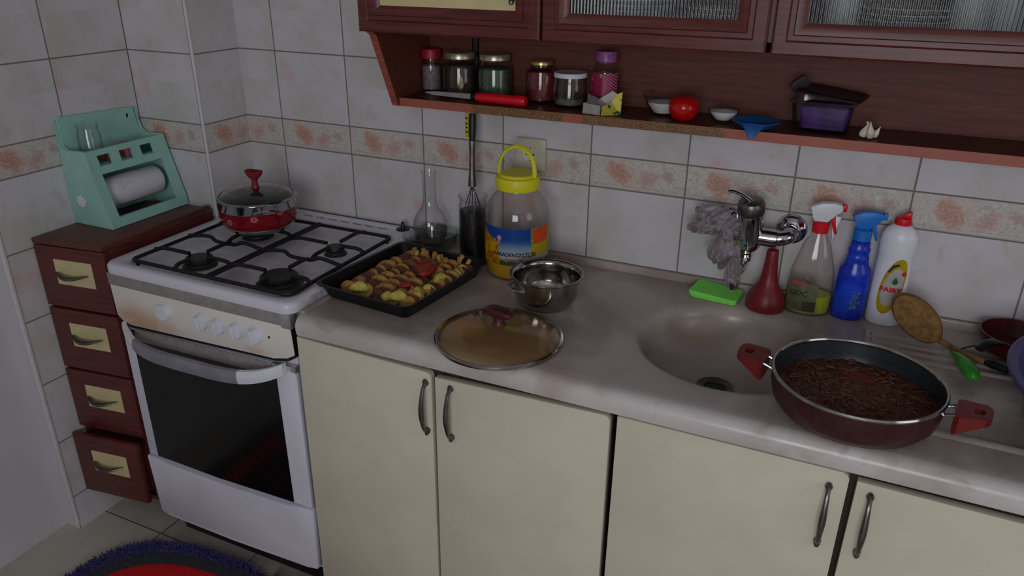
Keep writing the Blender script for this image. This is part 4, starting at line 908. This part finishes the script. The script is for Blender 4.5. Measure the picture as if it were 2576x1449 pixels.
fa = thing('dish_soap_bottle', 'white dish soap bottle with red cap and yellow-edged oval label', 'bottle', (1.878, -.044, CT+.0008), -.08)
part('bottle_body', lathe_e([(.001, .003), (.032, 0), (.0362, .005), (.0370, .03), (.0372, .100), (.0368, .135), (.0358, .160), (.0362, .172), (.0376, .176), (.0366, .180), (.0385, .196), (.0365, .214), (.0290, .228), (.0180, .236), (.012, .238), (.001, .238)], .66), mat('white_bottle', (236, 236, 244), .3, var=.02), fa)
b = lathe([(.0135, .2385), (.0175, .2385), (.0180, .241), (.0165, .252), (.012, .255), (.001, .255)], 28); join(b, prism([(-.004, .255), (.014, .255), (.015, .264), (.012, .268), (.004, .266), (-.003, .259)], 'y', -.009, .009, bev=.002)); part('cap', b, M['red'], fa, 'red flip cap')
FA = -PI/2+.0
def ov(w, h, lean=0.): return lambda t: (-w*math.sqrt(max(0, 1-(2*t-1)**2))+lean*(t-.5), w*math.sqrt(max(0, 1-(2*t-1)**2))+lean*(t-.5)+1e-5, t*h)
RX, RY = .0374, .0374*.66
def fp(name, fn, z, off, m, note, par): return part(name, wrapped_patch(fn, RX+off, RY+off, FA+.20, z, 0, 20, 36, .0002), m, par, note)
L1 = fp('label', ov(.0215, .135, .016), .030, .0006, mat('soap_yellow', (232, 208, 40), .35), 'yellow oval label', fa)
fp('label_field', ov(.0175, .092, .012), .050, .0012, mat('soap_white', (232, 230, 226), .35), 'white label field', L1)
b = prism([(-.004, -.006), (-.005, -.001), (-.003, .004), (0, .010), (.003, .004), (.005, -.001), (.004, -.006), (0, -.008)], 'z', 0, .0004); part('green_drop', wrap(xf(b, (.003, .090, 0)), RX+.0018, RY+.0018, FA+.20, .022, 0), mat('soap_green', (20, 106, 50), .4), L1, 'green drop emblem')
part('brand_text', wrap(xf(text_bm('FAIRY', .0150, bold=.0006), (-.002, .068, 0)), RX+.0018, RY+.0018, FA+.20, .022, 0), mat('soap_red', (200, 30, 50), .4), L1, 'red lettering')
b = prism([(-.014, .112), (-.006, .131), (.004, .134), (.006, .131), (-.004, .124), (-.010, .112)], 'z', 0, .0004); part('dark_flash', wrap(b, RX+.0018, RY+.0018, FA+.20, .019, 0), mat('soap_navy', (30, 50, 60), .4), L1, 'dark green flash')
b = lathe([(.0052, 0), (.0052, .0004)], 20); part('red_badge', wrap(xf(b, (.0170, .108, 0)), RX+.0018, RY+.0018, FA+.20, .022, 0), mat('soap_badge', (206, 50, 36), .4), L1, 'red badge')
# bath brush
br = thing('washing_brush', 'tan oval washing brush with long handle leaning on the white bottle', 'brush', (1.965, -.118, CT+.008))
A = Vector((-.072, .014, .086)); B_ = Vector((.024, -.018, .012)); d = (B_-A).normalized(); nrm = Vector((-.35, -.80, .48)); nrm = (nrm-d*nrm.dot(d)).normalized(); w = d.cross(nrm)
C = (A+B_)/2; hl = (B_-A).length/2
def oval(k, off, wf=.037): return [C+d*hl*k*math.cos(t)+w*wf*k*math.sin(t)+nrm*off for t in [2*PI*i/40 for i in range(40)]]
part('pad', loft([oval(.92, .0), oval(1., .004), oval(1., .014), oval(.93, .020), oval(.5, .022)]), mat('loofah', (146, 110, 62), .9, rgb2=(118, 86, 48), vs=90, bump=1., bs=260), br, 'tan bristle pad')
part('back_plate', loft([oval(.96, -.008), oval(1.03, -.005), oval(1.03, -.0005), oval(.96, .0)]), mat('light_wood', (176, 132, 82), .5), br)
E2 = B_+Vector((.005, -.002, -.002)); part('handle', tube([E2-d*.006, E2+Vector((.030, -.018, -.003)), E2+Vector((.080, -.050, -.004))], [.0065, .0055, .006], 14), mat('light_wood2', (150, 110, 66), .5), br, 'wooden handle')
part('handle_grip', tube([E2+Vector((.080, -.050, -.004)), E2+Vector((.092, -.058, -.003)), E2+Vector((.118, -.075, -.002))], [.006, .0088, .0075], 14), M['black'], br, 'dark handle end')
# green pepper
pp = thing('green_pepper', 'green pepper lying on the drainer beside the big pan', 'pepper', (2.032, -.252, CT+.0230), 0)
P = spline([(-.020, .062, .0), (-.010, .038, .002), (.001, .010, .001), (.010, -.018, -.001), (.014, -.036, -.002)], 9); n = len(P)
part('flesh', tube(P, [(.0038+.0112*math.sin(PI/2*min(1, i/(n-1)/.62))**1.3) if i/(n-1) < .62 else max(.0012, .015*math.sqrt(max(0, 1-((i/(n-1)-.62)/.382)**2.4))) for i in range(n)], 20), mat('pepper', (72, 168, 60), .25, rgb2=(50, 140, 44), vs=40), pp)
part('stem', tube([(-.020, .062, 0), (-.023, .072, .002), (-.022, .080, .006)], [.003, .0025, .003], 8), mat('pepper_stem', (60, 96, 40), .6), pp)

# ================================================================== big pan with stew
bp = thing('large_pan', 'large maroon two handled pan of cooked mince standing on the drainer', 'pan', (1.831, -.492, CT+.0062), -.12)
RP = .1475
part('body', lathe([(.001, 0), (.112, 0), (.128, .006), (.1405, .022), (.1460, .045), (RP-.001, .070), (RP-.0035, .070), (.142, .045), (.1365, .024), (.126, .010), (.001, .004)], 80), M['maroon'], bp)
part('lining', lathe([(RP-.0037, .0695), (.1418, .045), (.1362, .0245), (.1257, .0106), (.001, .0045), (.001, .0055), (.1250, .0115), (.1355, .0250), (.1412, .0455), (RP-.0045, .0695)], 80), mat('dark_coating', (44, 50, 54), .35, var=.3, vs=200), bp, 'dark grey non-stick inside')
part('rim', lathe([(RP-.0042, .0695), (RP+.0008, .0695), (RP+.002, .0725), (RP, .0755), (RP-.0035, .0755), (RP-.005, .0725)], 80), M['steel'], bp, 'thin bright rim')
M['red_handle'] = mat('red_bakelite', (118, 28, 28), .35, var=.1)
for s, ah in ((-1, PI-.02), (1, -.02)):
    c, q = math.cos(ah), math.sin(ah)
    rot = (0, 0, ah)
    for yy in (-.017, .017): part('handle_mount', xf(tube([(RP-.004, yy, .052), (RP+.010, yy, .056), (RP+.022, yy, .060)], .0035, 8), rot=rot), M['chrome'], bp, 'bright metal bracket')
    L = []
    out = [(RP+.014, -.030), (RP+.020, -.034), (RP+.058, -.028), (RP+.066, -.018), (RP+.068, 0), (RP+.066, .018), (RP+.058, .028), (RP+.020, .034), (RP+.014, .030), (RP+.013, 0)]
    inn = [(RP+.041, -.0080), (RP+.043, -.0100), (RP+.050, -.0105), (RP+.0555, -.007), (RP+.0565, 0), (RP+.0555, .007), (RP+.050, .0105), (RP+.043, .0100), (RP+.041, .0080), (RP+.040, 0)]
    def zz(x): return .056+.10*(x-RP)
    ot = [(x, y, zz(x)+.007) for x, y in out]; ob = [(x, y, zz(x)-.007-.024*max(0, 1-(x-RP-.013)/.036)) for x, y in out]
    it = [(x, y, zz(x)+.007) for x, y in inn]; ib = [(x, y, zz(x)-.007) for x, y in inn]
    hb2 = loft([ib, it, ot, ob, ib], False, False); bmesh.ops.remove_doubles(hb2, verts=hb2.verts, dist=.00001)
    part('handle', xf(hb2, rot=rot), M['red_handle'], bp, 'dark red handle with a small hole')
def stew_mat():
    t = NT('mince_stew'); v, _ = t.obj(); a = t.noise(v, 70, 5, .7, 1.5); b2 = t.noise(v, 14, 2)
    c = t.mix(t.ramp(a, .35, .62), lin((50, 30, 22)), lin((112, 68, 46))); c = t.mix(t.ramp(b2, .5, .72, 0., .7), c, lin((120, 34, 28)))
    t.set(Base_Color=c, Roughness=.35); t.bump(a, .9, .004); return t.m
b = bmesh.new(); rings = 40; N = 96; prev = None
for r_ in range(rings+1):
    row = []
    for i in range(N):
        a = 2*PI*i/N; r = .1385*r_/rings+.0001; x, y = r*math.cos(a), r*math.sin(a); q = Vector((x, y, 0))
        row.append(b.verts.new((x, y, .034+.006*(1-(r/.14)**2)+.0035*noise.noise(q*90)+.003*noise.noise(q*180))))
    if prev:
        for i in range(N): b.faces.new((prev[i], prev[(i+1) % N], row[(i+1) % N], row[i]))
    prev = row
st = solo('mince_stew', b, stew_mat(), 'reddish brown mince and onion filling inside the large maroon pan', 'food', (1.831, -.492, CT+.0062), (0, 0, 0), kind='stuff')
b = bmesh.new()
for i in range(150):
    a, r = random.uniform(0, 2*PI), .125*math.sqrt(random.random()); q = Vector((r*math.cos(a), r*math.sin(a), .0415-.004*(r/.13)**2)); th = random.uniform(0, PI); R_ = random.uniform(.006, .014)
    P = [q+Vector((R_*math.cos(th+t), R_*math.sin(th+t), .002*math.sin(2*t))) for t in [random.uniform(1.2, 3.)*k/5 for k in range(6)]]
    tube(sorted(P, key=lambda p: math.atan2(p.y-q.y, p.x-q.x)), .0012, 5, b)
o = part('onion_strips', b, mat('onion', (118, 84, 58), .3, rgb2=(90, 52, 34), vs=60), st, 'pale curled onion strips'); o['kind'] = 'stuff'

# ================================================================== right edge of the drainer
pb = thing('plastic_basin', 'large violet blue plastic basin cut off by the right picture edge', 'basin', (2.376, -.372, CT+.0062))
part('shell', lathe([(.001, 0), (.235, 0), (.250, .006), (.285, .085), (.300, .088), (.301, .092), (.297, .094), (.282, .0905), (.247, .010), (.233, .004), (.001, .004)], 96), mat('violet_plastic', (70, 68, 116), .42, var=.08), pb)
dp = thing('dark_red_pan', 'dark red pan with black handle lying against the tiles at right', 'pan', (2.140, -.094, CT+.0058), -.2)
part('body', lathe([(.001, 0), (.050, 0), (.062, .006), (.073, .030), (.076, .045), (.073, .045), (.070, .030), (.060, .010), (.001, .004)], 56), mat('deep_red', (86, 24, 28), .35, var=.2), dp)
part('handle', tube([(-.030, -.066, .040), (-.042, -.084, .048), (-.054, -.104, .048), (-.062, -.122, .040)], [.008, .010, .012, .009], 14, flat=.6), M['black'], dp)
sd = solo('serving_spoon', tube(spline([(0, 0, .006), (.03, .022, .012), (.055, .030, .012), (.080, .030, .010)], 5), [.0022]*12+[.009, .013, .013, .008], 12, flat=.6), M['black'], 'thin black spoon lying between the pepper and the violet basin', 'spoon', (2.025, -.150, CT+.006), (0, 0, 0))

# ================================================================== things on the open shelf
def jar(name, label, x, y, r, h, lr, lh, fill, fillrgb, lidm, lidlab, group=None, gl=None, fv=120):
    t = thing(name, label, 'jar', (x, y, ZS+.0012)); hb = h-lh
    part('glass', lathe([(.001, .001), (r*.88, 0), (r, .005), (r, hb*.74), (r*.96, hb*.84), (lr*.95, hb*.95), (lr*.93, hb+.006), (lr*.86, hb+.006), (lr*.87, hb*.94), (r*.92, hb*.82), (r-.0022, hb*.73), (r-.0022, .006), (.001, .004)], 40), gl or M['glass'], t)
    if fill:
        part('contents', lathe([(.001, .0048), (r-.0035, .0065), (r-.0032, hb*fill*.97), (r*.7, hb*fill), (.001, hb*fill+.002)], 32), mat(name+'_fill', fillrgb, .7, var=.35, vs=fv, bump=.6, bs=300), t)
    part('lid', lathe([(lr*.97, hb), (lr, hb+.001), (lr, h-.003), (lr*.95, h), (lr*.8, h-.0008), (.001, h-.0008)], 40), lidm, t, lidlab)
    return t
gold = mat('gold_lid', (206, 184, 110), .3, .85); wl = M['white_matte']; silv = mat('pale_lid', (200, 194, 170), .32, .75)
t = jar('spice_shaker', 'tall shaker jar with crimson cap at the left end of shelf', .704, -.052, .028, .108, .0255, .024, .80, (138, 130, 132), mat('crimson', (172, 18, 54), .4), 'crimson cap', gl=M['pet'])
t = jar('spice_jar', 'jar of dark leaves with a pale blossom piece right of the shaker', .794, -.062, .044, .106, .0395, .016, .86, (58, 44, 34), silv, 'pale metal lid', fv=60)
b = ball(.013, (.020, -.0355, .036), (.7, .35, 1.3), nz=.4, ns=90, sub=3); part('pale_piece', b, mat('pale_piece', (190, 168, 134), .7), t, 'pale shell shaped piece pressed to the glass')
jar('spice_jar', 'jar of dried green herbs with pale lid, third from the left', .893, -.060, .044, .107, .0385, .015, .80, (72, 88, 66), silv, 'pale metal lid')
jar('paste_jar', 'small round jar of dark red paste with gold lid on the shelf', 1.020, -.060, .0385, .098, .0275, .010, .85, (112, 22, 24), gold, 'gold lid')
jar('spice_jar', 'low jar with white lid and little grey spice in it', 1.106, -.085, .0410, .079, .0405, .011, .30, (96, 92, 84), wl, 'white lid')
t = jar('candy_bottle', 'pink and purple patterned bottle behind the yellow carton', 1.190, -.078, .0315, .132, .0255, .024, .7, (74, 26, 60), mat('violet_cap', (170, 100, 160), .35, rgb2=(120, 54, 110), vs=160), 'violet patterned cap')
def pinkm():
    q = NT('pink_pattern'); v, xyz = q.obj(); n = q.noise(v, 55, 3, .6)
    st = q.ramp(q.ma('SINE', q.ma('ADD', q.ma('MULTIPLY', xyz[0], 900.), q.ma('MULTIPLY', xyz[2], 900.))), -.2, .2)
    c = q.mix(q.ma('MULTIPLY', st, q.ma('GREATER_THAN', xyz[0], .004)), lin((196, 44, 96)), lin((226, 150, 186))); c = q.mix(q.ramp(n, .56, .62), c, lin((200, 190, 170)))
    q.set(Base_Color=c, Roughness=.4); return q.m
part('label', wrapped_patch(lambda k: (-.045, .045, k*.052), .0321, .0321, -PI/2, .032, 0, 28, 6), pinkm(), t, 'pink striped label')
kn = thing('paring_knife', 'red handled knife lying along the front of the open shelf', 'knife', (.880, -.146, ZS+.0135), -.01)
part('blade', loft([[(-.142, y, z) for y, z in ((.0, -.001), (.0006, .001), (.0012, -.001))], [(-.120, y, z) for y, z in ((0, -.005), (.0007, .004), (.0014, -.005))], [(-.004, y, z) for y, z in ((0, -.007), (.0008, .006), (.0016, -.007))]]), M['steel'], kn)
part('bolster', tube([(-.010, .0008, 0), (.006, .0008, 0)], .008, 12), M['black'], kn, 'dark collar')
part('handle', tube([(.004, 0, 0), (.014, 0, 0), (.050, 0, .0005), (.095, 0, 0), (.132, 0, .0), (.137, 0, 0)], [.0095, .0115, .0122, .0118, .0128, .0105], 20), M['red'], kn, 'bright red ribbed handle')
cb = thing('torn_carton', 'torn open yellow and white carton on the shelf edge', 'carton', (1.205, -.138, ZS+.001))
def yel():
    q = NT('carton_print'); v, xyz = q.obj(); n = q.noise(v, 75, 2, .5)
    c = q.mix(q.ramp(n, .60, .64), lin((226, 214, 84)), lin((44, 92, 50))); c = q.mix(q.ramp(n, .34, .30), c, lin((232, 226, 200)))
    q.set(Base_Color=c, Roughness=.6); return q.m
YP = yel(); WP = mat('carton_inside', (216, 212, 204), .8)
def panel(pts, th=.001):
    b = bmesh.new(); b.faces.new([b.verts.new(p) for p in pts]); bmesh.ops.solidify(b, geom=list(b.faces), thickness=th); return b
part('front_flap', panel([(-.040, -.020, 0), (.006, -.030, 0), (.006, -.031, .022), (-.038, -.021, .024)]), WP, cb)
part('left_flap', panel([(-.040, -.020, .001), (-.041, .012, .001), (-.040, .012, .040), (-.006, -.028, .040), (-.006, -.028, .024), (-.036, -.021, .024)]), WP, cb)
part('printed_side', panel([(.008, -.031, 0), (.046, -.004, 0), (.048, -.002, .052), (.036, -.010, .046), (.028, -.016, .030), (.010, -.030, .020)]), YP, cb, 'yellow printed side')
part('back_side', panel([(-.041, .014, 0), (.044, .006, 0), (.046, .004, .040), (.020, .010, .050), (-.010, .012, .030), (-.040, .014, .036)]), WP, cb)
part('bottom', panel([(-.039, -.018, .0012), (.006, -.028, .0012), (.044, -.003, .0012), (.042, .005, .0012), (-.039, .012, .0012)]), WP, cb)
b = prism([(.016, .006), (.026, .002), (.030, .010), (.022, .018)], 'y', -.0006, 0); xf(b, (-.002, -.0275, .003), (0, 0, .61)); part('leaf_print', b, mat('leaf_print', (40, 90, 52), .5), cb, 'green printed leaf')
def bowl(label, x, y, r, h, m, frgb, fl):
    t = thing('small_bowl', label, 'bowl', (x, y, ZS+.001))
    part('bowl', lathe([(.001, .001), (r*.46, 0), (r*.5, .003), (r*.78, h*.42), (r*.97, h*.93), (r, h), (r*.965, h+.001), (r*.93, h*.92), (r*.74, h*.45), (r*.46, .006), (.001, .005)], 44), m, t)
    k = fl; part('contents', lathe([(.001, .0055), (r*.45, .0068), (r*(.45+.5*k)*.93, h*k*.8), (r*(.50+.5*k)*.93, h*k), (r*.3, h*k+.003), (.001, h*k+.004)], 36), mat('white_food', frgb, .7, var=.06, vs=150, bump=.4), t, 'white contents')
bowl('glass bowl of white salt to the left of the tomato on shelf', 1.338, -.094, .0485, .046, M['glass'], (226, 226, 222), .66)
bowl('tiny bowl of white yoghurt right of the tomato on the shelf', 1.478, -.118, .0345, .029, M['glass'], (232, 232, 228), .88)
tm_ = thing('tomato', 'whole red tomato on the open shelf between two small bowls', 'tomato', (1.392, -.128, ZS+.0275))
part('flesh', lathe([(.001, -.027), (.012, -.0275), (.024, -.022), (.0315, -.010), (.0335, .001), (.0315, .013), (.024, .022), (.012, .0262), (.005, .0248), (.001, .0235)], 44), mat('tomato', (206, 20, 20), .18, rgb2=(180, 14, 16), vs=20), tm_)
bd2 = thing('blue_dish', 'small blue plastic dish with a pointed spout over the shelf edge', 'dish', (1.552, -.140, ZS+.001))
M['blue_dish'] = mat('blue_dish', (26, 92, 158), .4)
part('dish', lathe([(.001, .001), (.030, 0), (.036, .003), (.048, .014), (.051, .0145), (.0505, .016), (.046, .0155), (.034, .0055), (.001, .004)], 44), M['blue_dish'], bd2)
part('spout', loft([[(-.024, -.040, .012), (.024, -.040, .012), (.022, -.042, .016), (-.022, -.042, .016)], [(-.014, -.049, .001), (.014, -.049, .001), (.013, -.052, .005), (-.013, -.052, .005)], [(-.006, -.053, -.012), (.006, -.053, -.012), (.005, -.055, -.011), (-.005, -.055, -.011)]]), M['blue_dish'], bd2)
pc = thing('plastic_box', 'clear plastic box with purple contents and loose lid on the shelf', 'container', (1.680, -.098, ZS+.001), -.06)
part('box_walls', loft([rr(0, 0, .098, .074, .010, 0), rr(0, 0, .108, .084, .012, .006), rr(0, 0, .122, .098, .015, .058), rr(0, 0, .130, .106, .018, .060), rr(0, 0, .130, .106, .018, .064), rr(0, 0, .120, .096, .014, .0625), rr(0, 0, .104, .080, .010, .007), rr(0, 0, .09, .066, .006, .0035)]), M['glass'], pc)
part('contents', loft([rr(.006, 0, .088, .070, .008, .0075), rr(.006, 0, .100, .084, .010, .052), rr(.006, 0, .080, .06, .01, .056)]), mat('purple_contents', (80, 40, 120), .5, rgb2=(54, 26, 90), vs=30, bump=.6, bs=60), pc, 'purple contents')
ld = loft([rr(0, 0, .140, .112, .018, 0), rr(0, 0, .142, .114, .019, .004), rr(0, 0, .128, .100, .014, .006), rr(0, 0, .120, .092, .012, .0045)]); part('lid', xf(ld, (.012, .006, .074), (.03, .10, -.12), (.92, .92, 1)), mat('smoked_lid', (40, 26, 32), .45), pc, 'dark loose lid lying askew')
part('lid_clip', xf(box(-.018, .018, -.004, .004, -.004, .022, .002), (-.050, -.004, .084), (.2, -.7, .3)), mat('smoked_clip', (44, 28, 32), .5), pc)
ga = thing('garlic_bulb', 'small white broken garlic bulb at the front of the shelf', 'garlic', (1.770, -.146, ZS+.001))
M['garlic'] = mat('garlic', (228, 218, 200), .5, rgb2=(200, 184, 168), vs=60)
for k, (x, y, s, a) in enumerate(((-.008, 0, 1., .5), (.008, -.003, 1.15, -.45), (.002, .009, .9, 0), (.013, .006, .8, -.8))):
    b = lathe([(.001, 0), (.006, .001), (.0085, .006), (.0075, .013), (.004, .020), (.0015, .027), (.001, .030)], 18, 1, .8); part('clove', xf(b, (x, y, .0015+.002*abs(a)), (0, a*.55, k), (s,)*3), M['garlic'], ga)
part('dry_stalk', tube([(.001, .002, .018), (.000, .001, .027), (-.003, .001, .034)], [.004, .002, .003], 8), M['garlic'], ga)
